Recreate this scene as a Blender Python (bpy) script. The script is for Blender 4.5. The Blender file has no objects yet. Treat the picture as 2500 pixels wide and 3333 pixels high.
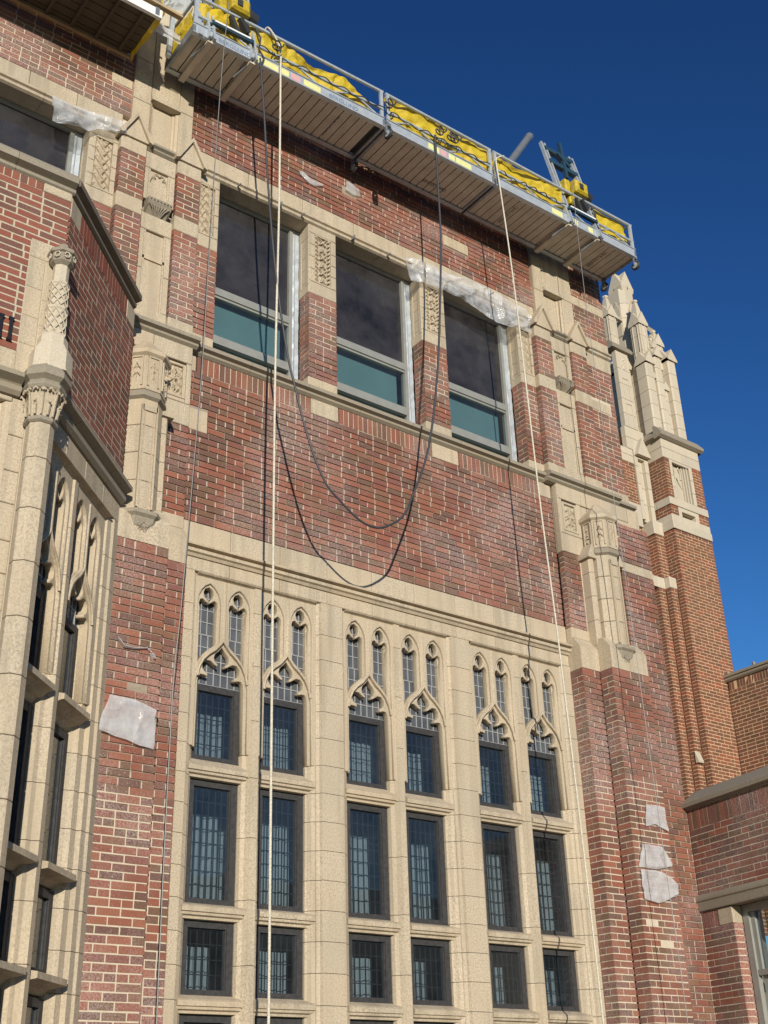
import bpy, math, random
from mathutils import Vector, Matrix, noise
random.seed(7)
R=random.random
def ru(a,b): return a+(b-a)*random.random()
sc=bpy.context.scene
COL=sc.collection
# ------------------------------------------------------------------ camera, sky, sun, exposure
FPX=3944.5; YAW,PIT,ROL=.65704463,.47529469,-.03116024
cam=bpy.data.cameras.new('camera'); co=bpy.data.objects.new('camera',cam); COL.objects.link(co); sc.camera=co
cam.sensor_fit='VERTICAL'; cam.sensor_height=24; cam.lens=24*FPX/3333; cam.clip_end=2000; cam.clip_start=.05
fw=Vector((math.sin(YAW)*math.cos(PIT),math.cos(YAW)*math.cos(PIT),math.sin(PIT)))
rt=Vector((math.cos(YAW),-math.sin(YAW),0)); up=rt.cross(fw)
r2=rt*math.cos(ROL)+up*math.sin(ROL); u2=up*math.cos(ROL)-rt*math.sin(ROL)
co.matrix_world=Matrix(((r2.x,u2.x,-fw.x,0),(r2.y,u2.y,-fw.y,0),(r2.z,u2.z,-fw.z,0),(0,0,0,1)))
SUND=Vector((.5,1,-.235)).normalized()
sl=bpy.data.lights.new('sun','SUN'); sl.energy=5.0; sl.angle=math.radians(.5); sl.color=(1,.93,.80)
so=bpy.data.objects.new('sun',sl); COL.objects.link(so); so.rotation_euler=SUND.to_track_quat('-Z','Y').to_euler(); so.location=(-20,-40,20)
w=bpy.data.worlds.new('World'); sc.world=w; w.use_nodes=True
nt=w.node_tree; bg=nt.nodes['Background']; sk=nt.nodes.new('ShaderNodeTexSky'); sk.sky_type='NISHITA'; sk.sun_disc=False
sk.sun_elevation=math.radians(14); sk.sun_rotation=math.atan2(-SUND.x,-SUND.y); sk.altitude=0; sk.air_density=1.45; sk.dust_density=0; sk.ozone_density=6.2
gm=nt.nodes.new('ShaderNodeGamma'); gm.inputs[1].default_value=1.62; nt.links.new(sk.outputs[0],gm.inputs[0]); nt.links.new(gm.outputs[0],bg.inputs[0]); bg.inputs[1].default_value=.050
sc.view_settings.view_transform='Standard'; sc.view_settings.look='None'; sc.view_settings.exposure=0.0; sc.view_settings.gamma=1
try: sc.view_settings.use_curve_mapping=False
except: pass
# ------------------------------------------------------------------ materials
MATS={}
class NT:
    def __init__(s,name):
        s.m=bpy.data.materials.new(name); s.m.use_nodes=True; s.t=s.m.node_tree; s.b=s.t.nodes['Principled BSDF']; MATS[name]=s.m
    def n(s,ty,**k):
        x=s.t.nodes.new('ShaderNode'+ty)
        for a,b in k.items():
            if a.startswith('i_'):
                key=a[2:]; key=int(key) if key.isdigit() else key.replace('_',' '); x.inputs[key].default_value=b
            else: setattr(x,a,b)
        return x
    def l(s,a,b): s.t.links.new(a,b)
    def pos(s): return s.n('NewGeometry').outputs['Position']
    def noise(s,scale,detail=4,vec=None,rough=.55):
        x=s.n('TexNoise',i_Scale=scale,i_Detail=detail,i_Roughness=rough); s.l(vec or s.pos(),x.inputs['Vector']); return x.outputs['Fac']
    def ramp(s,fac,stops,interp='LINEAR'):
        x=s.n('ValToRGB'); e=x.color_ramp.elements; x.color_ramp.interpolation=interp
        while len(e)<len(stops): e.new(.5)
        for k,(p,c) in enumerate(stops): e[k].position=p; e[k].color=(*c,1) if len(c)==3 else c
        s.l(fac,x.inputs[0]); return x.outputs[0]
    def mix(s,fac,a,b,mode='MIX'):
        x=s.n('MixRGB',blend_type=mode)
        for k,v in ((0,fac),(1,a),(2,b)):
            if hasattr(v,'links'): s.l(v,x.inputs[k])
            elif isinstance(v,(int,float)): x.inputs[k].default_value=v
            else: x.inputs[k].default_value=(*v,1)
        return x.outputs[0]
    def math(s,op,a,b=0):
        x=s.n('Math',operation=op)
        for k,v in ((0,a),(1,b)):
            if hasattr(v,'links'): s.l(v,x.inputs[k])
            else: x.inputs[k].default_value=v
        return x.outputs[0]
    def bump(s,h,strength=.3,dist=.01):
        x=s.n('Bump',i_Strength=strength,i_Distance=dist); s.l(h,x.inputs['Height']); s.l(x.outputs[0],s.b.inputs['Normal'])
    def done(s,col=None,rough=.8,metal=0,spec=None):
        if col is not None:
            if hasattr(col,'links'): s.l(col,s.b.inputs['Base Color'])
            else: s.b.inputs['Base Color'].default_value=(*col,1)
        s.b.inputs['Roughness'].default_value=rough; s.b.inputs['Metallic'].default_value=metal
        if spec is not None: s.b.inputs['Specular IOR Level'].default_value=spec
        return s.m
def brickmat(name,cols,bloom,bright=1.0):
    k=NT(name)
    at=k.n('Attribute',attribute_name='rnd'); oi=k.n('ObjectInfo')
    f=k.math('FRACT',k.math('ADD',at.outputs['Fac'],oi.outputs['Random']))
    n=len(cols); base=k.ramp(f,[(i/n,tuple(x*bright for x in c)) for i,c in enumerate(cols)],'CONSTANT')
    sat=k.noise(9,5); base=k.mix(k.math('MULTIPLY',sat,.55),base,k.mix(.5,base,(.055,.035,.03)))
    zone=k.ramp(k.noise(.8,4),[(.42,(0,0,0)),(.66,(1,1,1))]); base=k.mix(k.math('MULTIPLY',zone,.45),base,k.mix(.55,base,(.13,.085,.055)))
    fine=k.noise(160,4); base=k.mix(k.ramp(fine,[(.45,(0,0,0)),(.75,(.5,.5,.5))]),base,(.36*bright,.17*bright,.12*bright))
    if bloom>0:   # lime bloom left on the faces after washing
        big=k.ramp(k.noise(1.1,3),[(.42,(0,0,0)),(.72,(1,1,1))]); sm=k.ramp(k.noise(55,6,rough=.7),[(.42,(0,0,0)),(.70,(1,1,1))])
        base=k.mix(k.math('MULTIPLY',k.math('MULTIPLY',big,sm),bloom),base,(.52,.44,.42))
        sp=k.ramp(k.noise(90,2),[(.66,(0,0,0)),(.72,(1,1,1))]); base=k.mix(k.math('MULTIPLY',sp,bloom*.7),base,(.6,.53,.5))
    k.bump(k.noise(70,5),.5,.006)
    return k.done(base,.9,spec=.2)
RED=[(.255,.088,.056),(.215,.076,.052),(.275,.100,.064),(.155,.090,.056),(.235,.084,.056),(.195,.074,.058),(.135,.078,.052),(.26,.092,.056),(.165,.076,.060),(.205,.102,.064),(.125,.070,.055),(.29,.11,.066)]
brickmat('brick_red',RED,.95)
brickmat('brick_clean',[(.25,.070,.045),(.21,.062,.04),(.27,.080,.05),(.14,.066,.05),(.23,.066,.045),(.16,.066,.052),(.25,.072,.045)],.2)
brickmat('brick_tower',[(.24,.085,.045),(.20,.075,.045),(.17,.075,.042),(.28,.085,.045),(.15,.07,.04),(.21,.09,.05)],0)
brickmat('brick_far',[(.20,.09,.05),(.16,.075,.045),(.22,.085,.05),(.13,.07,.04)],0)
def plain(name,c,rough=.8,metal=0,nz=0,ns=30,spec=None,bump=0,dark=None):
    k=NT(name); col=c
    if nz:
        col=k.mix(k.math('MULTIPLY',k.ramp(k.noise(ns,5),[(.35,(0,0,0)),(.7,(1,1,1))]),nz),c,dark or tuple(x*.55 for x in c))
    if bump: k.bump(k.noise(ns*2,5),bump,.004)
    return k.done(col,rough,metal,spec)
plain('mortar',(.56,.48,.36),.95,nz=.35,ns=14,bump=.4,dark=(.34,.27,.2))
plain('mortar_raked_shade',(.33,.265,.20),.95,nz=.5,ns=14,bump=.5)  # shade of the raked joints put into the colour, darker than the flush mortar
plain('mortar_new',(.47,.40,.32),.95,nz=.3,ns=30)
plain('mortar_bay',(.47,.41,.30),.95,nz=.4,ns=20,bump=.4)
plain('mortar_tower',(.60,.42,.25),.95,nz=.4,ns=8)
def stonemat(name,c,dark,stain=.25):
    k=NT(name)
    s1=k.ramp(k.noise(60,4,rough=.75),[(.38,(1,1,1)),(.56,(0,0,0))]); base=k.mix(k.math('MULTIPLY',s1,.72),c,dark)
    s2=k.ramp(k.noise(240,2),[(.5,(0,0,0)),(.66,(1,1,1))]); base=k.mix(k.math('MULTIPLY',s2,.35),base,tuple(min(.85,x*1.3) for x in c))
    big=k.ramp(k.noise(1.6,4),[(.40,(0,0,0)),(.75,(1,1,1))]); base=k.mix(k.math('MULTIPLY',big,stain),base,tuple(x*.72 for x in c))
    # streaks that run down the faces
    mp=k.n('Mapping'); k.l(k.pos(),mp.inputs[0]); mp.inputs['Scale'].default_value=(7,7,.5)
    st=k.ramp(k.noise(1.2,4,vec=mp.outputs[0]),[(.47,(0,0,0)),(.66,(1,1,1))]); base=k.mix(k.math('MULTIPLY',st,stain*1.0),base,(.28,.23,.165))
    at=k.n('Attribute',attribute_name='rnd'); oi=k.n('ObjectInfo'); f=k.math('FRACT',k.math('ADD',at.outputs['Fac'],oi.outputs['Random']))
    base=k.mix(k.math('MULTIPLY',f,.5),base,k.mix(k.math('FRACT',k.math('MULTIPLY',f,7.3)),tuple(x*.74 for x in c),(c[0]*.92,c[1]*.86,c[2]*.78)))
    k.bump(k.noise(190,3),.35,.003)
    return k.done(base,.7,spec=.3)
stonemat('stone',(.53,.445,.325),(.21,.16,.11),.6)
stonemat('stone_white',(.55,.485,.38),(.42,.34,.23),.12)
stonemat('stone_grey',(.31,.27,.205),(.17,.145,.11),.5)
plain('joint',(.30,.24,.16),.95)
plain('lead',(.34,.34,.34),.6,nz=.3)
plain('steel_dark',(.032,.031,.032),.6,nz=.5,ns=25,dark=(.075,.072,.07),spec=.3)
plain('frame_grey',(.30,.30,.27),.45,metal=.2,nz=.3,ns=9)
plain('blind',(.235,.36,.31),.9,nz=.25,ns=3)
plain('curtain',(.38,.39,.37),.9,nz=.3,ns=6)
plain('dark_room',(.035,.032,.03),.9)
plain('alu',(.50,.54,.57),.42,metal=.35,nz=.4,ns=14,bump=.2)
plain('alu_dark',(.27,.29,.31),.5,metal=.6,nz=.4,ns=14)
plain('deck',(.66,.59,.48),.7,nz=.4,ns=6,bump=.2,dark=(.38,.32,.24))
plain('wood_dark',(.10,.075,.045),.85,nz=.5,ns=5)
plain('wood',(.42,.30,.16),.85,nz=.4,ns=8)
plain('rubber',(.03,.03,.032),.6)
plain('blue_paint',(.02,.055,.09),.45,nz=.3)
plain('white_paint',(.75,.75,.72),.4)
plain('yellow_paint',(.55,.40,.02),.45,nz=.6,ns=25,dark=(.12,.09,.02))
plain('orange_paint',(.55,.12,.03),.5)
plain('sticker',(.72,.70,.30),.5,nz=.3,ns=40)
plain('sticker_red',(.62,.34,.34),.5)
plain('ink',(.06,.06,.07),.7)
plain('ink_blue',(.10,.16,.28),.7)
plain('rope_white',(.66,.61,.50),.85,nz=.6,ns=60,dark=(.35,.31,.22))
plain('cable_black',(.045,.045,.05),.5)
plain('wire_grey',(.26,.26,.25),.5,metal=.4)
plain('letter_metal',(.018,.018,.02),.4,metal=.3)
plain('asphalt',(.13,.125,.11),.9,nz=.4,ns=2)
plain('roof_grey',(.12,.11,.11),.8)
plain('copper_cap',(.17,.14,.105),.75,nz=.5,ns=12)
def glass(name,tint,rough,ior,bumpv=.02,dust=(.35,.34,.32),amt=.06):
    k=NT(name); t=k.t; t.nodes.remove(k.b)
    tr=k.n('BsdfTransparent'); tr.inputs[0].default_value=(*tint,1)
    gl=k.n('BsdfGlossy'); gl.inputs['Roughness'].default_value=rough
    lw=k.n('LayerWeight',i_Blend=.5); f0=((ior-1)/(ior+1))**2
    fac=k.math('ADD',k.math('MULTIPLY',k.math('POWER',lw.outputs['Facing'],4.0),1-f0),f0)
    bm=k.n('Bump',i_Strength=bumpv*5,i_Distance=.01); k.l(k.noise(2.2,2),bm.inputs['Height']); k.l(bm.outputs[0],gl.inputs['Normal'])
    mx=k.n('MixShader'); k.l(fac,mx.inputs[0]); k.l(tr.outputs[0],mx.inputs[1]); k.l(gl.outputs[0],mx.inputs[2])
    df=k.n('BsdfDiffuse'); df.inputs[0].default_value=(*dust,1); m2=k.n('MixShader'); k.l(k.ramp(k.noise(1.7,5,rough=.7),[(.3,(amt*.4,)*3),(.75,(amt*1.6,)*3)]),m2.inputs[0]); k.l(mx.outputs[0],m2.inputs[1]); k.l(df.outputs[0],m2.inputs[2])
    k.l(m2.outputs[0],t.nodes['Material Output'].inputs[0]); return k.m
glass('glass',(.74,.80,.84),.02,1.55,amt=.03,dust=(.30,.33,.36))
glass('glass_tint',(.35,.34,.34),.12,1.6,amt=.085,dust=(.36,.34,.35))
def dusty():
    k=NT('glass_dusty'); t=k.t; tr=k.n('BsdfTransparent'); tr.inputs[0].default_value=(.7,.72,.75,1)
    k.b.inputs['Base Color'].default_value=(.16,.17,.185,1); k.b.inputs['Roughness'].default_value=.18
    mx=k.n('MixShader'); k.l(k.ramp(k.noise(5,3),[(.3,(.35,)*3),(.7,(.6,)*3)]),mx.inputs[0]); k.l(tr.outputs[0],mx.inputs[1]); k.l(k.b.outputs[0],mx.inputs[2]); k.l(mx.outputs[0],t.nodes['Material Output'].inputs[0])
dusty()
def film(name,c,tr,rough=.3,transl=.35):
    k=NT(name); t=k.t
    a=k.n('BsdfTransparent'); a.inputs[0].default_value=(.95,.95,.95,1); tl=k.n('BsdfTranslucent'); tl.inputs[0].default_value=(*c,1)
    k.b.inputs['Base Color'].default_value=(*c,1); k.b.inputs['Roughness'].default_value=rough
    k.bump(k.noise(14,5),.5,.03)
    m1=k.n('MixShader',i_0=transl); k.l(k.b.outputs[0],m1.inputs[1]); k.l(tl.outputs[0],m1.inputs[2])
    m2=k.n('MixShader'); k.l(k.ramp(k.noise(6,4),[(.3,(tr*.5,)*3),(.7,(min(1,tr*1.5),)*3)]),m2.inputs[0]); k.l(m1.outputs[0],m2.inputs[1]); k.l(a.outputs[0],m2.inputs[2])
    k.l(m2.outputs[0],t.nodes['Material Output'].inputs[0])
film('plastic_film',(.78,.80,.83),.50,.12,.35)
film('plastic_white',(.78,.78,.79),.30,.15,.35)
film('tarp_yellow',(.82,.60,.03),.04,.5,.4)
film('tarp_grey',(.5,.52,.52),.0,.5,.3)
# ------------------------------------------------------------------ geometry helpers
class Fr:
    def __init__(s,o,u,n): s.o=Vector((*o,0)) if len(o)==2 else Vector(o); s.u=Vector((*u,0)).normalized(); s.n=Vector((*n,0)).normalized()
    def p(s,u,n,z): return s.o+s.u*u+s.n*n+Vector((0,0,z))
    def shift(s,u,n): return Fr(s.o+s.u*u+s.n*n,(s.u.x,s.u.y),(s.n.x,s.n.y))
def fX(x,y): return Fr((x,y),(1,0),(0,-1))        # faces the camera side
def fL(x,y): return Fr((x,y),(0,-1),(-1,0))       # faces left; u runs toward the viewer
def fRt(x,y): return Fr((x,y),(0,1),(1,0))
W3=Fr((0,0),(1,0),(0,1))                           # plain world axes (u=x,n=y)
class MB:
    def __init__(s): s.v=[];s.f=[];s.a=[];s.smooth=False
    def add(s,vs,fs,a=None):
        b=len(s.v); s.v+=[tuple(v) for v in vs]; a=R() if a is None else a
        for f in fs: s.f.append([b+i for i in f]); s.a.append(a)
    def box(s,F,u0,u1,z0,z1,n0,n1,j=0,a=None):
        P=[(u,n,z) for z in (z0,z1) for n in (n0,n1) for u in (u0,u1)]
        s.add([F.p(u+ru(-j,j),n+ru(-j,j)*.7,z+ru(-j,j)) if j else F.p(u,n,z) for u,n,z in P],[(0,1,3,2),(4,6,7,5),(0,4,5,1),(2,3,7,6),(0,2,6,4),(1,5,7,3)],a)
    def cbox(s,F,u0,u1,z0,z1,n0,n1,c=.006,a=None):   # block whose front edges are eased
        P=[(u0,n0,z0),(u1,n0,z0),(u1,n0,z1),(u0,n0,z1),(u0,n1-c,z0),(u1,n1-c,z0),(u1,n1-c,z1),(u0,n1-c,z1),(u0+c,n1,z0+c),(u1-c,n1,z0+c),(u1-c,n1,z1-c),(u0+c,n1,z1-c)]
        s.add([F.p(*p) for p in P],[(3,2,1,0),(0,1,5,4),(1,2,6,5),(2,3,7,6),(3,0,4,7),(4,5,9,8),(5,6,10,9),(6,7,11,10),(7,4,8,11),(8,9,10,11)],a)
    def prism(s,F,prof,u0,u1,a=None):                # profile (n,z) run along u
        k=len(prof); s.add([F.p(u0,n,z) for n,z in prof]+[F.p(u1,n,z) for n,z in prof],[(i,(i+1)%k,(i+1)%k+k,i+k) for i in range(k)]+[tuple(range(k))[::-1],tuple(range(k,2*k))],a)
    def vp(s,F,poly,z0,z1,a=None,top=None):          # plan (u,n) run along z
        k=len(poly); t=top or poly; s.add([F.p(u,n,z0) for u,n in poly]+[F.p(u,n,z1) for u,n in t],[(i,(i+1)%k,(i+1)%k+k,i+k) for i in range(k)]+[tuple(range(k))[::-1],tuple(range(k,2*k))],a)
    def flat(s,F,poly,n0,n1,a=None):                 # outline (u,z) given thickness in n
        k=len(poly); s.add([F.p(u,n0,z) for u,z in poly]+[F.p(u,n1,z) for u,z in poly],[(i,(i+1)%k,(i+1)%k+k,i+k) for i in range(k)]+[tuple(range(k))[::-1],tuple(range(k,2*k))],a)
    def lathe(s,F,cu,cn,rings,sides=8,ph=math.pi/8,a=None):
        k=sides; vs=[];fs=[]
        for r,z in rings:
            for i in range(k):
                t=ph+2*math.pi*i/k; vs.append(F.p(cu+r*math.cos(t),cn+r*math.sin(t),z))
        for q in range(len(rings)-1):
            for i in range(k): fs.append((q*k+i,q*k+(i+1)%k,(q+1)*k+(i+1)%k,(q+1)*k+i))
        fs.append(tuple(range(k))[::-1]); fs.append(tuple(range((len(rings)-1)*k,len(rings)*k)))
        s.add(vs,fs,a)
    def tube(s,pts,r,k=6,a=None):
        pts=[Vector(p) for p in pts]; vs=[];fs=[]; rr=r if isinstance(r,(list,tuple)) else [r]*len(pts)
        d0=(pts[1]-pts[0]).normalized(); x=d0.orthogonal().normalized()
        for i,p in enumerate(pts):
            d=(pts[min(i+1,len(pts)-1)]-pts[max(i-1,0)]).normalized(); x=(x-d*x.dot(d)).normalized(); y=d.cross(x)
            for q in range(k):
                t=2*math.pi*q/k; vs.append(p+(x*math.cos(t)+y*math.sin(t))*rr[i])
        for i in range(len(pts)-1):
            for q in range(k): fs.append((i*k+q,i*k+(q+1)%k,(i+1)*k+(q+1)%k,(i+1)*k+q))
        fs.append(tuple(range(k))[::-1]); fs.append(tuple(range((len(pts)-1)*k,len(pts)*k))); s.add(vs,fs,a)
    def bar(s,p,q,wd,ht=None):                       # square bar between two points
        p=Vector(p);q=Vector(q);d=(q-p).normalized(); z=Vector((0,0,1)) if abs(d.z)<.9 else Vector((0,1,0)); x=d.cross(z).normalized(); y=x.cross(d); ht=ht or wd
        vs=[c+x*a*wd/2+y*b*ht/2 for c in (p,q) for a,b in ((-1,-1),(1,-1),(1,1),(-1,1))]
        s.add(vs,[(0,1,2,3),(4,7,6,5),(0,4,5,1),(1,5,6,2),(2,6,7,3),(3,7,4,0)])
    def build(s,name,mat,parent=None,smooth=False,kind=None):
        me=bpy.data.meshes.new(name); me.from_pydata(s.v,[],s.f); me.update()
        at=me.attributes.new('rnd','FLOAT','FACE'); at.data.foreach_set('value',s.a)
        if smooth: me.polygons.foreach_set('use_smooth',[True]*len(me.polygons))
        me.materials.append(MATS[mat]); o=bpy.data.objects.new(name,me); COL.objects.link(o)
        if parent: o.parent=parent
        if kind: o['kind']=kind
        return o
def thing(name,label,cat,group=None,loc=(0,0,0)):
    o=bpy.data.objects.new(name,None); COL.objects.link(o); o.empty_display_size=.2; o['label']=label; o['category']=cat
    if group: o['group']=group
    return o
def tag(o,label,cat,group=None):
    o['label']=label; o['category']=cat
    if group: o['group']=group
    return o
def proj(p):
    z=p.dot(fw)
    if z<.3: return None
    return (.5+p.dot(r2)/z*FPX/2500, .5-p.dot(u2)/z*FPX/3333, z)
CO=.0692; PITCH=.2125
class Bricks:
    def __init__(s,root,mat,mortar,jt=.0125,rec=.005): s.root=root;s.L=[];s.mat=mat;s.m=MB();s.mortar=mortar;s.jt=jt;s.rec=rec;s.mr=MB();s.mh=MB()
    def one(s,F,u0,u1,z0,z1,n,d=.05): s.L.append((F,u0,u1,z0,z1,n,d))
    def lay(s,F,u0,u1,z0,z1,n,skip=(),hdr=6,back=True,rec=None,bond=0,raked=False):
        rc=.013 if raked else s.rec
        if back: (s.mr if raked else s.m).box(F,u0+max(rc,.012),u1-max(rc,.012),z0,z1,n-.09,n-rc)
        k0=int(math.floor(z0/CO)); jt=s.jt
        for k in range(k0,int(math.ceil(z1/CO))+1):
            a=max(k*CO+jt/2,z0+.002); b=min((k+1)*CO-jt/2,z1-.002)
            if b-a<.026: continue
            if 0<z1-.002-b<.028+jt: b=z1-.002
            if 0<a-z0-.002<.028+jt: a=z0+.002
            zm=(a+b)/2; iv=[(u0,u1)]
            for (x0,x1,y0,y1) in skip:
                if y0<zm<y1:
                    nv=[]
                    for (p,q) in iv:
                        if x1<=p or x0>=q: nv.append((p,q)); continue
                        if x0>p: nv.append((p,x0))
                        if x1<q: nv.append((x1,q))
                    iv=nv
            ishdr=(hdr and k%hdr==0)
            for p,q in iv:
                if q-p<.03: continue
                x=p+(.003 if p==u0 else .004); off=((k+bond)%2)*.5
                first=True
                while x<q-.02:
                    L=PITCH-jt
                    if ishdr and (int(x/.424)%2==0 or hdr<0): L=PITCH/2-jt
                    if first and off: L=PITCH*.5-jt
                    elif not ishdr and random.random()<.05: L=PITCH/2-jt
                    L*=ru(.985,1.015); first=False
                    e=x+L
                    if q-e<.055: e=q-.003
                    s.one(F,x,min(e,q-.003),a+ru(-.0016,.0016),b+ru(-.0016,.0016),n+ru(-min(.003,rc*.6),.001))
                    if raked and e<q-.02 and random.random()<.75: s.mh.box(F,e-.001,e+jt+.001,a+ru(-.004,.006),b+ru(-.006,.003),n-.03,n-ru(.001,.006),j=.002)
                    x=e+jt
    def soldier(s,F,u0,u1,z0,z1,n,pitch=CO,back=True):
        if back: s.m.box(F,u0+.01,u1-.01,z0,z1,n-.09,n-s.rec)
        k=max(1,round((u1-u0)/pitch)); st=(u1-u0)/k
        for i in range(k): s.one(F,u0+i*st+.005,u0+(i+1)*st-.005,z0+.005+ru(0,.002),z1-.004,n+ru(-.002,.001))
    def finish(s,limit=300):
        sc_=[]
        for i,b in enumerate(s.L):
            F,u0,u1,z0,z1,n,d=b; q=proj(F.p((u0+u1)/2,n,(z0+z1)/2))
            ok=q and -.02<q[0]<1.02 and -.02<q[1]<1.02
            vis=1 if ok else 0
            if ok:
                c=F.p((u0+u1)/2,n,(z0+z1)/2); vis=(u1-u0)*(z1-z0)*max(.05,-(c.normalized().dot(F.n)))/q[2]**2
            sc_.append((vis,i))
        sc_.sort(reverse=True); top=set(i for v,i in sc_[:limit] if v>0)
        unit=[]
        for k in range(6):
            m=MB(); U=Fr((0,0),(1,0),(0,-1)); m.box(U,0,1,0,1,0,1); rr=[tuple(c+ru(-.012,.012)*(0.4 if ax==0 else 1) for ax,c in enumerate(v)) for v in m.v]
            me=bpy.data.meshes.new('brick'); me.from_pydata(rr,[],m.f); me.update(); me.materials.append(MATS[s.mat]); unit.append(me)
        rest=MB()
        for i,(F,u0,u1,z0,z1,n,d) in enumerate(s.L):
            if i in top:
                o=bpy.data.objects.new('brick',unit[i%6]); COL.objects.link(o); o.parent=s.root
                # unit axes: x=u, y=-n (n 0..1 lies at -y), z
                c=F.p(u0,n-d,z0); U=F.u*(u1-u0); N=-F.n*d; Zv=Vector((0,0,z1-z0))
                o.matrix_world=Matrix(((U.x,N.x,0,c.x),(U.y,N.y,0,c.y),(U.z,N.z,Zv.z,c.z),(0,0,0,1)))
            else: rest.box(F,u0,u1,z0,z1,n-d,n,j=.0012)
        if rest.v: rest.build('brick',s.mat,s.root,kind='stuff')
        s.m.build('mortar',s.mortar,s.root)
        if s.mr.v: s.mr.build('mortar','mortar_raked_shade',s.root)
        if s.mh.v: s.mh.build('mortar','mortar_new',s.root,kind='stuff')
class Stones:
    def __init__(s,root,mat='stone',limit=290): s.root=root;s.mat=mat;s.L=[];s.limit=limit
    def blk(s,F,u0,u1,z0,z1,n,d=.12,c=.006,mat=None,g=.0025):
        if u0>u1: u0,u1=u1,u0
        m=MB(); m.cbox(F,u0+g,u1-g,z0+g,z1-g,n-d,n,c); s.L.append((m,mat or s.mat,'stone_block',F.p((u0+u1)/2,n,(z0+z1)/2),abs((u1-u0)*(z1-z0))))
    def run(s,F,u0,u1,z0,z1,n,seg=.7,d=.12,mat=None):
        if u0>u1: u0,u1=u1,u0
        k=max(1,round((u1-u0)/seg)); st=(u1-u0)/k
        for i in range(k): s.blk(F,u0+i*st,u0+(i+1)*st,z0,z1,n,d,mat=mat)
    def stack(s,F,u0,u1,z0,z1,n,h=.27,d=.12,mat=None,off=0):
        z=z0
        first=True
        while z<z1-1e-3:
            e=z+h*(ru(.9,1.1))
            if z1-e<h*.5: e=z1
            s.blk(F,u0,u1,z,min(e,z1),n,d,mat=mat); z=e
    def mould(s,F,u0,u1,prof,seg=.8,name='moulding',mat=None,g=.002):
        if u0>u1: u0,u1=u1,u0
        k=max(1,round((u1-u0)/seg)); st=(u1-u0)/k
        for i in range(k):
            m=MB(); m.prism(F,prof,u0+i*st+g,u0+(i+1)*st-g); s.L.append((m,mat or s.mat,name,F.p(u0+(i+.5)*st,0,prof[0][1]),st*.1))
    def vstack(s,F,poly,z0,z1,h=.4,name='stone_block',mat=None,g=.0025):
        z=z0
        while z<z1-1e-3:
            e=z+h
            if z1-e<h*.4: e=z1
            e=min(e,z1); m=MB(); m.vp(F,poly,z+g,e-g); s.L.append((m,mat or s.mat,name,F.p(*poly[0],(z+e)/2),h*.2)); z=e
    def raw(s,m,name,area=.1,mat=None): s.L.append((m,mat or s.mat,name,Vector(m.v[0]),area))
    def finish(s):
        r=[]
        for i,(m,mt,nm,c,a) in enumerate(s.L):
            q=proj(c); v=a/q[2]**2 if q and -.05<q[0]<1.05 and -.05<q[1]<1.05 else 0
            r.append((v,i))
        r.sort(reverse=True); top=set(); cnt={}
        for v,i in r:
            k=s.L[i][2]
            if cnt.get(k,0)<s.limit and v>0: top.add(i); cnt[k]=cnt.get(k,0)+1
        rest={}
        for i,(m,mt,nm,c,a) in enumerate(s.L):
            if i in top: m.build(nm,mt,s.root)
            else:
                q=rest.setdefault((mt,nm),MB()); b=len(q.v); q.v+=m.v; q.f+=[[b+x for x in f] for f in m.f]; q.a+=m.a
        for (mt,nm),q in rest.items(): q.build(nm,mt,s.root,kind='stuff')
def heightfield(F,u0,u1,z0,z1,n0,fn,nu,nz,name,mat,parent):
    m=MB(); vs=[];fs=[]
    for k in range(nz+1):
        for i in range(nu+1):
            a=i/nu;b=k/nz; vs.append(F.p(u0+(u1-u0)*a,n0+fn(a,b),z0+(z1-z0)*b))
    for k in range(nz):
        for i in range(nu): q=k*(nu+1)+i; fs.append((q,q+1,q+nu+2,q+nu+1))
    m.add(vs,fs,.3); return m.build(name,mat,parent)
def leafcarve(seed,asp=2.2,sc_=4.2):
    def f(a,b):
        edge=min(a,1-a,b/asp*2,(1-b)/asp*2); x=abs(a-.5)*2
        s=math.sin(8*b*math.pi*.9+x*4.5+seed)                     # fronds that curl off a stem
        r=1-abs(noise.noise(Vector((x*sc_*.55+seed*3,b*sc_*asp*.8,seed))))*3.2
        h=.030*max(0,s*.6+.4)*max(0,r)+.010*max(0,r)+(.022 if x<.12 else 0)
        return h*min(1,edge*9)-.014
    return f
def geocarve(a,b):
    if a<.22 or a>.78:
        if a<.05 or a>.95: return 0
        s=math.sin(b*70+(a*20 if a<.5 else -a*20)); return .014 if s>-.1 else -.016
    if a<.28 or a>.72: return -.016
    c=(b*6)%1; x=(a-.28)/.44; 
    if c<.07 or c>.95: return -.016
    k=int(b*6)
    if k%2==0:
        return .014 if abs(x-.5)*2<(1-c)*1.0 and not(abs(x-.5)*2<(1-c)-.45) else -.018
    return .014 if min(abs(x-c),abs(x-1+c))<.13 else -.018
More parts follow.
